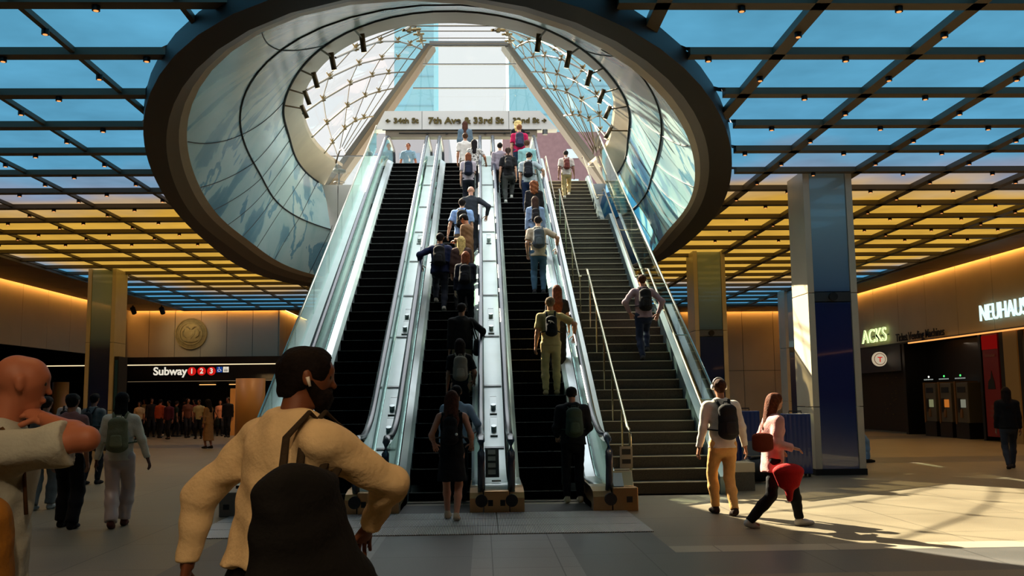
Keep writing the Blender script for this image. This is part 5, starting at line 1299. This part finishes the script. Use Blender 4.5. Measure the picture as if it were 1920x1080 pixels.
def incl(px, py, H):
    """where a head seen at this pixel stands on the escalator incline"""
    d = ray(px, py); t = (H-.0-SL*Y0E-CAMH)/(d[2]-SL*d[1]); p = CC+t*d
    # snap to a step
    k = round((p[1]-14.95)/.4); k = max(k, 0); z = .231*k if k > 1 else (.015 if k == 0 else .13); return np.array([p[0], 14.75+.4*k+.2, z])
def incl2(px, py, H):
    """same for the stone stairs"""
    best = None
    for i, (Y, Z) in enumerate(nos):
        q = aty(px, py, Y+.15); e = abs(q[2]-(Z+H))
        if best is None or e < best[0]: best = (e, q[0], Y+.15, Z)
    return np.array(best[1:])
# ------------------------------------------------------------------ riders on the middle escalator
G2 = 'riders on the middle escalator'; G3 = 'riders on the right escalator'
RAILR = (.42, .18, .20); HOLD = (.10, .28, .16)
def at(px, py, H, dx=0):
    p = incl(px, py, H); return (float(p[0])+dx, float(p[1]), float(p[2]))
# walking up: one foot on the next step
UP = dict(footL=(-.10,-.08,0), footR=(.10,.32,.231))
SKL, SKM, SKD = (196,150,122), (150,104,78), (92,62,46)
A = person('woman in a sleeveless black dress with long auburn hair stepping up to the middle escalator', (-.40,12.62,.012), 4, 1.66, 'f', 1.05, .012, footL=(-.09,.20,0), footR=(.06,-.10,.0), handL=(-.26,.16,.10), handR=(.26,.16,.10), skin=(186,130,100), hair='xlong', hairc=(66,36,24), top='dress', topc=(14,14,16), bottom=None, shoe=(190,170,140), bag='smallpack', bagc=(12,12,14), baglabel='small black backpack hidden under the long auburn hair of the woman in black', group=G2, hem=.40)
b_ = mkobj('badge', [SDF().ball(V(.06,-.262,1.10), .018).mesh(.006)], mat('badge_white', (220,220,215), .4), None); tag(b_, 'tiny pale tag dangling on the small black backpack', 'tag'); b_.location = A['th'].location
person('person in a pale blue shirt just above the woman in the black dress', at(852,721,1.74,.03), 0, 1.74, 'm', 1.0, .014, handR=(.34,.16,.12), skin=SKM, hair='short', hairc=(16,13,12), top='shirt', topc=(150,168,186), botc=(22,22,26), group=G2)
person('woman with long dark hair and black dress wearing a pale grey backpack', at(862,640,1.66), -3, 1.66, 'f', 1.0, .014, handR=(.26,.2,.08), skin=(170,120,92), hair='long', hairc=(28,18,14), top='blouse', topc=(18,18,20), bottom='skirt', botc=(16,16,18), hem=.42, bag='backpack', bagc=(128,120,106), baglabel='pale grey-beige backpack on the long-haired woman in black', group=G2)
person('curly-haired person in black reaching right to hold the handrail', at(866,563,1.70), -14, 1.70, 'm', 1.02, .014, handR=(.44,.16,.22), yaw=-40, skin=(140,96,72), hair='short', hairc=(20,15,13), top='jacket', topc=(16,16,18), bottom='wide', botc=(140,120,90), bag='shoulder', bagc=(18,18,20), baglabel='large black shoulder bag on the curly-haired rider holding the rail', group=G2)
person('auburn-haired woman in a navy jacket with a black backpack', at(873,470,1.66), 4, 1.66, 'f', 1.02, .016, handR=HOLD, skin=SKL, hair='long', hairc=(118,62,36), top='jacket', topc=(20,24,42), bottom='pants', botc=(16,16,20), bag='backpack', bagc=(16,17,24), baglabel='black backpack on the auburn-haired woman in navy', group=G2)
person('blonde woman directly in front of the auburn-haired woman', at(868,446,1.66,-.04), 0, 1.66, 'f', 1.0, .018, skin=SKL, hair='long', hairc=(206,176,110), top='jacket', topc=(70,48,42), bottom='pants', botc=(24,22,22), group=G2)
person('man in a navy suit climbing on the left with his hand on the rail', at(824,428,1.80), 2, 1.80, 'm', 1.08, .015, footL=(-.10,.32,.231), footR=(.10,-.08,0), handL=(-.42,.16,.16), elbL=(-.9,-.4,-.2), handR=(.28,-.02,-.10), lean=6, skin=SKM, hair='short', hairc=(24,18,15), top='jacket', topc=(22,32,66), bottom='pants', botc=(24,26,38), shoe=(150,140,130), bag='backpack', bagc=(18,18,20), baglabel='black backpack on the man in the navy suit', group=G2)
P_ = person('woman in a black cap and long brown coat turned left looking at her phone', at(877,400,1.70), -62, 1.70, 'f', 1.0, .015, handL=(-.10,.30,.20), handR=(.10,.30,.20), nod=-24, skin=(196,128,92), hair='short', hairc=(20,16,15), top='coat', topc=(128,92,62), bottom='pants', botc=(60,48,40), group=G2, face=True)
def local(Pd, v): return tuple(Pd['P']+Pd['rt']*v[0]+Pd['fw']*v[1]+Pd['up']*v[2])
def loose(name, label, cat, Pd, mb, m, smooth=False):
    """a thing of its own placed in a figure's frame"""
    o = mb.build(name, m, None, smooth); o.location = Pd['th'].location; o.rotation_euler = Pd['th'].rotation_euler; tag(o, label, cat); return o
mb = MB(); c = P_['HC']+P_['hu']*.075*P_['s']; hf, hu = P_['hf'], P_['hu']
mb.tube([tuple(c-hu*.045), tuple(c-hu*.01), tuple(c+hu*.03), tuple(c+hu*.05)], [.100,.100,.080,.03], 16); mb.tube([tuple(c-hu*.035+hf*.07), tuple(c-hu*.04+hf*.17)], [.075,.05], 12, flat=.18)
loose('cap', 'black peaked cap on the woman in the brown coat', 'cap', P_, mb, MATTE, True)
mb = MB(); q = P_['hR']*.5+P_['hL']*.5+P_['fw']*.05; mb.box(q[0]-.04, q[0]+.04, q[1]-.01, q[1]+.01, q[2]-.02, q[2]+.12); loose('phone', 'dark phone held by the woman in the brown coat', 'phone', P_, mb, MATTE)
person('stout man in a light blue short-sleeved shirt with a black backpack', at(871,370,1.78,-.06), 0, 1.78, 'm', 1.15, .016, handL=(-.34,.0,-.06), elbL=(-1,-.5,0), skin=SKL, hair='short', hairc=(26,20,18), top='tee', topc=(140,172,220), bottom='pants', botc=(130,116,92), bag='backpack', bagc=(20,20,22), baglabel='black backpack on the stout man in light blue', group=G2)
person('bald man in a dark shirt leaning a forearm on the right handrail', at(883,346,1.80), 0, 1.80, 'm', 1.12, .016, handR=(.38,.14,.12), elbR=(1,-.6,0), skin=(206,150,124), hair='bald', top='shirt', topc=(44,48,54), bottom='pants', botc=(34,34,38), group=G2)
person('woman with reddish brown hair, lilac-grey top and tight black trousers', at(878,283,1.66), 0, 1.66, 'f', 1.12, .018, handR=HOLD, skin=SKL, hair='long', hairc=(112,62,38), top='blouse', topc=(176,164,172), bottom='slim', botc=(26,28,38), bag='backpack', bagc=(26,30,48), baglabel='navy backpack with orange trim on the brown-haired woman in black trousers', group=G2)
person('dark-haired woman in a black and white checked top holding the rail', at(886,258,1.68,.05), 0, 1.68, 'f', 1.0, .018, handR=(.36,.16,.12), skin=(160,112,84), hair='long', hairc=(24,20,22), top='blouse', topc=(26,26,28), topk='check', bottom='pants', botc=(24,24,28), group=G2)
person('man in a white T-shirt near the top of the middle escalator', at(876,246,1.76,-.06), 0, 1.76, 'm', 1.0, .018, skin=(170,120,90), hair='short', hairc=(70,46,30), top='tee', topc=(214,206,196), bottom='pants', botc=(120,110,98), group=G2)
person('woman in a grey denim jacket highest on the middle escalator', at(873,227,1.68,-.02), 0, 1.68, 'f', 1.0, .020, skin=SKL, hair='long', hairc=(74,44,34), top='jacket', topc=(92,112,126), bottom='pants', botc=(40,46,58), group=G2)
# ------------------------------------------------------------------ riders on the right escalator
A = person('youth in a black hoodie standing at the foot of the right escalator', (1.34,14.48,.015), -2, 1.70, 'm', 1.05, .012, handL=(-.22,.2,.08), handR=(.20,.22,.10), nod=-18, skin=SKM, hair='short', hairc=(20,16,14), top='hoodie', topc=(16,16,17), bottom='pants', botc=(14,14,16), shoe=(210,200,170), bag='backpack', bagc=(52,66,52), baglabel='dark green glossy backpack on the youth in the black hoodie', group=G3)
B2 = person('man in a khaki T-shirt and pale trousers with a hand on the right rail', at(1030,547,1.80), 0, 1.80, 'm', 1.05, .012, handR=(.44,.14,.14), elbR=(1,-.3,-.4), handL=(-.28,-.02,-.12), skin=(196,140,108), hair='short', hairc=(110,92,70), top='tee', topc=(178,158,104), bottom='pants', botc=(186,164,112), shoe=(170,150,110), bag='smallpack', bagc=(18,18,20), baglabel='black backpack with a white leaping mark on the man in khaki', group=G3)
s_ = B2['s']; c = B2['P']+B2['up']*.33*s_-B2['fw']*(.21+.092)*s_
mb = MB(); f = lambda x, z: (float(c[0]+x), float(c[2]+z))
mb.prism([f(-.055,.022),f(-.02,.016),(f(.02,.0)),f(.045,-.022),f(.05,-.015),f(.03,.012),f(.005,.03),f(-.02,.036),f(-.05,.038)], float(c[1]-.014), float(c[1]+.03), 'y'); mb.prism([f(-.02,.02),f(-.028,-.012),f(-.018,-.014),f(-.005,.014)], float(c[1]-.014), float(c[1]+.03), 'y')
loose('pack_mark', 'small white leaping mark on the black pack of the khaki man', 'emblem', B2, mb, mat('mark_white', (225,222,215), .5))
person('woman with long auburn hair half hidden in front of the khaki man', at(1046,541,1.66,.0), 0, 1.66, 'f', .95, .016, skin=SKL, hair='xlong', hairc=(104,54,32), top='blouse', topc=(40,36,36), bottom='pants', botc=(30,28,30), group=G3)
person('man in a beige T-shirt and blue jeans with a hand on the right rail', at(1009,404,1.80), 0, 1.80, 'm', 1.08, .014, handR=(.42,.14,.12), elbR=(1,-.4,-.3), handL=(-.24,.10,.0), nod=-10, skin=SKL, hair='short', hairc=(30,22,20), top='tee', topc=(190,172,148), hem=.10, bottom='pants', botc=(62,92,116), shoe=(40,40,44), bag='backpack', bagc=(72,80,86), baglabel='slate grey backpack on the man in beige and jeans', group=G3)
person('woman in a blue denim shirt just above the man in jeans', at(1004,371,1.68), 0, 1.68, 'f', 1.05, .016, skin=SKL, hair='long', hairc=(60,40,32), top='shirt', topc=(128,150,184), bottom='pants', botc=(40,44,56), bag='smallpack', bagc=(24,22,26), baglabel='small black backpack on the woman in denim', group=G3)
person('woman with bright curly auburn hair and a black top', at(1002,342,1.66), 0, 1.66, 'f', 1.0, .016, skin=SKL, hair='curly', hairc=(112,62,34), top='jacket', topc=(22,20,22), bottom='pants', botc=(24,24,28), group=G3)
person('man in a grey T-shirt and dark jeans with a bulky black backpack', at(992,281,1.80,-.03), 6, 1.80, 'm', 1.08, .016, handR=(.42,.14,.06), elbR=(1,-.5,0), yaw=-30, nod=-14, skin=SKL, hair='short', hairc=(34,26,24), top='tee', topc=(168,178,182), bottom='pants', botc=(28,42,74), bag='backpack', bagc=(22,23,30), baglabel='bulky black backpack on the man in the grey T-shirt', group=G3)
person('man in a pale teal shirt above the man with the bulky backpack', at(987,264,1.78,.02), 0, 1.78, 'm', 1.05, .018, skin=SKL, hair='short', hairc=(92,60,44), top='shirt', topc=(140,186,186), bottom='pants', botc=(50,56,66), group=G3)
person('man in a crimson T-shirt with a patterned dark backpack', at(975,234,1.80,-.02), 0, 1.80, 'm', 1.08, .018, skin=SKL, hair='short', hairc=(130,82,52), top='tee', topc=(196,30,84), bottom='pants', botc=(40,60,84), bag='backpack', bagc=(52,52,74), baglabel='dark patterned backpack on the man in crimson', group=G3)
person('blonde woman in black at the very top of the right escalator', at(971,222,1.70,-.01), 0, 1.70, 'f', 1.0, .020, skin=SKL, hair='curly', hairc=(222,196,130), top='blouse', topc=(20,20,22), bottom='pants', botc=(26,26,30), group=G3)
person('woman in a black T-shirt and grey trousers climbing on the left side', at(951,271,1.76,.03), 0, 1.76, 'f', 1.05, .016, footL=(-.09,-.08,0), footR=(.09,.32,.231), handL=(-.26,.05,-.1), lean=7, skin=SKL, hair='pony', hairc=(60,42,34), top='tee', topc=(22,22,24), bottom='pants', botc=(60,62,60), shoe=(210,208,200), bag='smallpack', bagc=(26,26,28), baglabel='rounded black backpack on the woman climbing in grey trousers', group=G3)
person('person in a grey shirt half hidden left of the climbing woman', at(941,270,1.66,-.06), 0, 1.70, 'm', .92, .018, skin=SKL, hair='short', hairc=(30,26,24), top='shirt', topc=(150,140,150), bottom='pants', botc=(34,34,38), group=G3)
# ------------------------------------------------------------------ stair climbers
q = incl2(1075,281,1.76)
person('man in a white T-shirt and khaki trousers near the top of the stairs', (2.95,float(q[1]),float(q[2])), 0, 1.76, 'm', 1.05, .016, footL=(-.09,-.05,0), footR=(.09,.26,.19), handL=(-.27,.02,-.08), handR=(.27,.0,-.08), nod=-16, skin=(128,88,70), hair='short', hairc=(20,17,16), top='tee', topc=(196,186,180), bottom='pants', botc=(160,142,98), shoe=(200,196,188), bag='smallpack', bagc=(104,52,48), baglabel='maroon backpack on the man near the top of the stairs', group='stair climbers')
q = incl2(1206,513,1.78)
A = person('man in a dusky pink shirt and dark jeans climbing the lower stairs', (float(q[0]),float(q[1]),float(q[2])), -3, 1.78, 'm', 1.05, .012, footL=(-.07,-.08,0), footR=(.09,.25,.19), handL=(-.26,.12,.08), elbL=(-1,-.6,0), handR=(.30,.04,.04), elbR=(1,-.6,0), lean=7, skin=(176,124,98), hair='short', hairc=(66,38,24), top='shirt', topc=(150,126,134), bottom='pants', botc=(26,34,56), shoe=(40,38,40), bag='backpack', bagc=(22,20,20), baglabel='black backpack on the man climbing the lower stairs', group='stair climbers')
# ------------------------------------------------------------------ people on the hall floor
A = person('man in a white shirt and tan trousers walking to the stairs with headphones', (3.20,12.75,0), -8, 1.80, 'm', 1.08, .012, footL=(-.06,.26,0), footR=(.05,-.10,.0), handL=(-.30,.06,-.06), handR=(.30,-.02,-.06), yaw=4, skin=(160,112,84), hair='short', hairc=(64,38,24), top='shirt', topc=(206,198,182), bottom='pants', botc=(206,158,92), shoe=(50,34,24), bag='backpack', bagc=(22,21,21), baglabel='big black backpack with pale straps on the man walking to the stairs', group='walkers on the hall floor')
hp = MB(); c = A['HC']; hr_, hu_ = A['hr'], A['hu']
hp.tube([tuple(c+hr_*.092*sin(a)*1.0+hu_*(.02+.105*cos(a))) for a in np.linspace(-1.5,1.5,12)], .010, 6)
for s__ in (-1,1): hp.tube([tuple(c+hr_*s__*.078), tuple(c+hr_*s__*.105)], .035, 12)
loose('headphones', 'white over-ear headphones on the man in tan trousers', 'headphones', A, hp, mat('phones_white', (225,220,210), .35), True)
A = person('woman in a pink coat and black leggings striding right past the suitcases', (3.46,11.6,0), 86, 1.66, 'f', 1.02, .012, footL=(-.06,.36,0), footR=(.06,-.34,.0), handL=(-.24,.16,.12), handR=(.20,.20,.16), elbR=(.2,-1,0), lean=4, skin=(188,130,100), hair='long', hairc=(96,52,30), top='coat', topc=(206,150,146), hem=.16, bottom='slim', botc=(18,18,20), shoe=(200,198,196), group='walkers on the hall floor')
S = SDF(.03); pc = V(.02,.10,.60); S.ec(pc-V(0,.0,.07), pc+V(0,0,.07), .07, .10, V(0,1,0), 1.9); S.ec(pc-V(0,0,.1), pc-V(0,0,.24), .06, .035)
o = mkobj('tote_bag', [S.mesh(.014)], clothm((176,18,18), 'bag'), None); o.location = A['th'].location+Vector((.0,-.30,0)); o.rotation_euler = A['th'].rotation_euler; tag(o, 'bright red soft bag swinging low beside the woman in pink', 'bag')
S = SDF(.02); pc = V(-.0,-.20,1.02); S.ec(pc-V(0,0,.07), pc+V(0,0,.06), .05, .05, V(0,1,0), 2.6)
o = mkobj('handbag', [S.mesh(.014)], clothm((122,48,26), 'bag'), None); o.location = A['th'].location+Vector((0,-.34,0)); o.rotation_euler = A['th'].rotation_euler; tag(o, 'brown leather handbag under the arm of the woman in pink', 'bag')
person('woman with long dark braids, cream top and satin trousers walking away on the left', (-4.62,12.45,0), -10, 1.70, 'f', 1.05, .012, footL=(-.04,-.10,0), footR=(.06,.24,.0), handL=(-.30,.05,-.10), handR=(.38,.02,-.14), skin=(84,52,40), hair='braids', hairc=(14,12,12), top='shirt', topc=(206,202,182), bottom='wide', botc=(196,176,166), botk='satin', shoe=(90,50,40), bag='backpack', bagc=(98,102,76), baglabel='olive green backpack on the woman with braids', group='walkers on the hall floor')
person('person in a mauve top and black trousers walking left of the woman with braids', (-5.24,12.5,0), 6, 1.68, 'f', 1.1, .013, footL=(-.14,.10,0), footR=(.12,-.12,0), skin=(150,104,80), hair='short', hairc=(22,18,16), top='blouse', topc=(122,88,86), bottom='wide', botc=(16,16,18), shoe=(14,14,14), group='walkers on the hall floor')
person('man in a grey top and shorts seen behind, between the two left walkers', (-7.6,19.0,0), 10, 1.74, 'm', 1.0, .018, footR=(.08,.18,0), skin=(120,80,60), hair='short', hairc=(16,14,13), top='tee', topc=(96,96,92), bottom='pants', botc=(20,20,24), bag='smallpack', bagc=(16,16,18), baglabel='small black pack on the man in the grey top', group='walkers on the hall floor')
person('man with a black backpack standing by the foot of the left column', (-9.25,21.9,0), 0, 1.76, 'm', 1.0, .020, skin=(110,76,58), hair='short', hairc=(14,12,12), top='tee', topc=(170,164,154), bottom='pants', botc=(18,18,22), bag='smallpack', bagc=(14,14,16), baglabel='black backpack on the man by the left column', group='walkers on the hall floor')
person('dim person in pale grey trousers behind the bald man on the left', (-6.55,14.6,0), 4, 1.66, 'f', 1.0, .018, footR=(.08,.2,0), skin=(150,110,90), hair='short', hairc=(40,30,26), top='shirt', topc=(96,98,96), bottom='wide', botc=(104,106,104), shoe=(150,150,146), group='walkers on the hall floor')
A = person('person in light blue jeans striding out behind the big right column', (8.55,22.2,0), 80, 1.70, 'f', 1.0, .018, footL=(-.05,-.30,0), footR=(.06,.32,0), skin=(186,140,112), hair='long', hairc=(120,80,52), top='shirt', topc=(150,156,160), bottom='slim', botc=(116,156,196), shoe=(18,18,18), bag='smallpack', bagc=(16,16,18), baglabel='black backpack on the person in light blue jeans', group='walkers on the hall floor')
person('person with long dark hair and black jacket at the far right edge', (10.95,19.9,0), 20, 1.70, 'f', 1.05, .018, footL=(-.07,-.2,0), footR=(.07,.2,0), skin=(150,100,76), hair='long', hairc=(34,24,20), top='jacket', topc=(18,17,18), bottom='pants', botc=(52,58,66), shoe=(60,50,46), group='walkers on the hall floor')
A = person('woman in a long tan dress by the subway entrance looking at her phone', (-9.3,33.3,0), -60, 1.66, 'f', 1.05, .022, footL=(-.06,.12,0), handR=(.05,.34,.22), nod=-15, skin=(150,96,72), hair='long', hairc=(30,22,20), top='dress', topc=(146,104,62), topk='long', bottom=None, hem=.66, shoe=(30,22,20), group='walkers on the hall floor', bag='shoulder', bagc=(24,30,26), baglabel='dark shoulder bag on the woman in the tan dress')
# street walkers beyond the empty escalator
person('man in a blue-grey polo shirt walking toward the empty escalator head', (-2.72,35.2,ZT), 178, 1.80, 'm', 1.08, .014, footL=(-.08,.14,0), footR=(.08,-.14,0), handL=(-.30,.04,-.08), handR=(.30,.0,-.08), elbL=(-1,-.7,0), elbR=(1,-.7,0), skin=(150,92,66), hair='short', hairc=(60,30,22), top='tee', topc=(112,142,160), bottom='pants', botc=(60,78,104), face=True, group='people at street level')
mb = MB(); mb.tube([(.10,.11,1.46),(.0,.14,1.30),(-.05,.145,1.18)], .008, 5); mb.box(-.085,-.02,.14,.15,1.08,1.18)
o = mb.build('lanyard', mat('lanyard_pale', (206,206,200), .5)); o.location = (-2.72,35.2,ZT); o.rotation_euler = (0,0,-radians(178)); tag(o, 'pale lanyard badge on the man in the blue-grey polo', 'lanyard')
# ------------------------------------------------------------------ dim crowd in the subway concourse
CR_ = [(262,745,'light patterned blouse',(190,160,120),'f'),(285,735,'dark jacket',(30,24,22),'m'),(272,752,'cream top',(180,150,110),'f'),(300,742,'orange-red shirt',(170,70,40),'m'),(303,752,'white T-shirt and pale sneakers',(206,180,140),'f'),(318,748,'dark plum shirt',(80,30,46),'m'),
       (330,742,'dark green jacket',(22,36,28),'m'),(345,750,'black coat',(20,18,18),'m'),(352,744,'brown jumper',(96,52,34),'f'),(366,748,'wine-red top',(120,40,40),'f'),(374,744,'pale striped shirt',(180,160,110),'m'),(413,746,'peach blouse',(190,120,84),'f'),(424,750,'dark red checked shirt',(110,50,44),'m'),(428,744,'black hoodie',(24,22,22),'m')]
for i, (px, py, what, c, sx_) in enumerate(CR_):
    Yc = 42.2+(i*7 % 5)*1.5; p = aty(px, py, Yc); H = 1.62+.03*(i*5 % 6)
    person(f'{"woman" if sx_ == "f" else "man"} in a {what}, {ordn(i+1)} from left in subway crowd', (float(p[0]), Yc, 0), [170,150,190,20,175,200,60,0,140,210,180,160,30,185][i], H, sx_, 1.0, .034, footL=(-.1,.1 if i % 2 else -.1,0), footR=(.1,-.1 if i % 2 else .1,0), skin=(150,96,70), hair=('long' if sx_ == 'f' else 'short'), hairc=(26,20,18), top='shirt' if i % 2 else 'tee', topc=c, bottom='pants', botc=(22,20,22), shoe=((210,190,160) if i == 4 else (30,26,24)), group='crowd under the Subway sign')

# ------------------------------------------------------------------ the two large foreground walkers
F1 = person('large dark-haired bearded man in a cream shirt striding right, close to the camera', (-.76,3.55,0), 44, 1.84, 'm', 1.24, .0095, footL=(-.10,.30,0), footR=(.10,-.30,0), handL=(-.38,-.10,.02), handR=(.06,.38,.22), elbL=(-1,-.6,0), elbR=(1,.4,.35), lean=9, yaw=-34, nod=-4, skin=(120,72,48), hair='short', hairc=(20,14,12), top='shirt', topc=(222,196,150), hem=-.04, bottom='pants', botc=(14,14,15), face=True, group='close foreground walkers')
s_ = F1['s']; HC, hf, hu, hr_ = F1['HC'], F1['hf'], F1['hu'], F1['hr']
g = SDF(.012); g.ec(HC+hf*.068*s_-hu*.062*s_, HC+hf*.060*s_-hu*.092*s_, .036*s_, .032*s_, hr_, 1.25); 
for q in (-1,1): g.ec(HC+hr_*q*.064*s_-hu*.02*s_+hf*.008*s_, HC+hf*.055*s_-hu*.078*s_+hr_*q*.03*s_, .018*s_, .026*s_)
g.noise = .0015; g.ns = (3,3,3); g.ec(HC+hf*.108*s_-hu*.052*s_-hr_*.02*s_, HC+hf*.108*s_-hu*.052*s_+hr_*.02*s_, .014*s_, .014*s_, neg=True)
mkobj('beard', [g.mesh(.007)], clothm((22,15,12), 'hair'), F1['th'])
mb = MB(); e = HC+hr_*.092*s_-hu*.004*s_; mb.tube([tuple(e+hu*.004), tuple(e-hu*.03+hf*.012)], [.008,.005], 8); loose('earbud', 'white wireless earbud in the ear of the cream-shirted man', 'earbud', F1, mb, mat('phones_white', (225,220,210), .35), True)
bt = thing('shoulder_bag', 'huge black soft bag slung from the shoulder of the cream-shirted man', 'bag', F1['th'].location, 0, None); bt.rotation_euler = F1['th'].rotation_euler
g = SDF(.06); c = F1['P']+F1['rt']*.30*s_-F1['fw']*.10*s_+V(0,0,.10)
g.ec(c+V(0,-.02,.24), c+V(0,.04,-.12), .085, .12, V(0,1,0), 1.9); g.ec(c+V(.02,.10,-.10), c+V(.0,-.10,-.14), .13, .12, V(0,1,0), 1.5); g.noise = .004
mkobj('bag_body', [g.mesh(.012)], clothm((14,14,14), 'bag'), bt)
shp = F1['shR']-F1['rt']*.05*s_
for dq in (-.035, .035):
    mb = MB(); mb.tube([tuple(c+V(.0,-.07+dq,.20)), tuple(shp+V(.05,dq-.15,-.14)), tuple(shp+V(.02,dq-.11,.03)), tuple(shp+V(.0,dq,.115)), tuple(shp+V(.03,dq+.11,.02)), tuple(c+V(.0,.05+dq,.20))], .016, 8, flat=.5); mb.build('strap', clothm((50,40,26), 'bag'), bt, True)
F2 = person('bald man in a pale grey shirt at the left edge, hand raised to his face', (-1.80,3.60,0), 66, 1.80, 'm', 1.14, .010, footL=(-.10,.28,0), footR=(.10,-.28,0), handR=(.09,.17,.60), elbR=(.5,1,.1), handL=(-.3,-.1,-.05), lean=5, nod=-6, skin=(168,104,76), hair='bald', top='tee', topc=(168,172,162), hem=.12, bottom='pants', botc=(14,14,15), face=True, group='close foreground walkers', curl=.9)
bt = thing('shoulder_bag', 'mustard brown bag hanging at the back of the bald man at the left edge', 'bag', F2['th'].location, 0, None); bt.rotation_euler = F2['th'].rotation_euler
g = SDF(.05); c = F2['P']+F2['rt']*.32+F2['fw']*.0+V(0,0,.12); g.ec(c+V(0,0,.14), c-V(0,0,.22), .10, .12, V(1,0,0), 1.3); g.noise = .003; mkobj('bag_body', [g.mesh(.013)], clothm((150,100,30), 'bag'), bt)
mb = MB(); shp = F2['shR']-F2['rt']*.07; mb.tube([tuple(c+V(0,-.02,.22)), tuple(shp+V(0,-.07,.05)), tuple(shp+V(0,.0,.085)), tuple(shp+V(0,.07,.0)), tuple(F2['chest']+V(.16,.10,-.10))], .014, 8, flat=.5); mb.build('strap', clothm((80,54,24), 'bag'), bt, True)
print('people', len(PEOPLE))
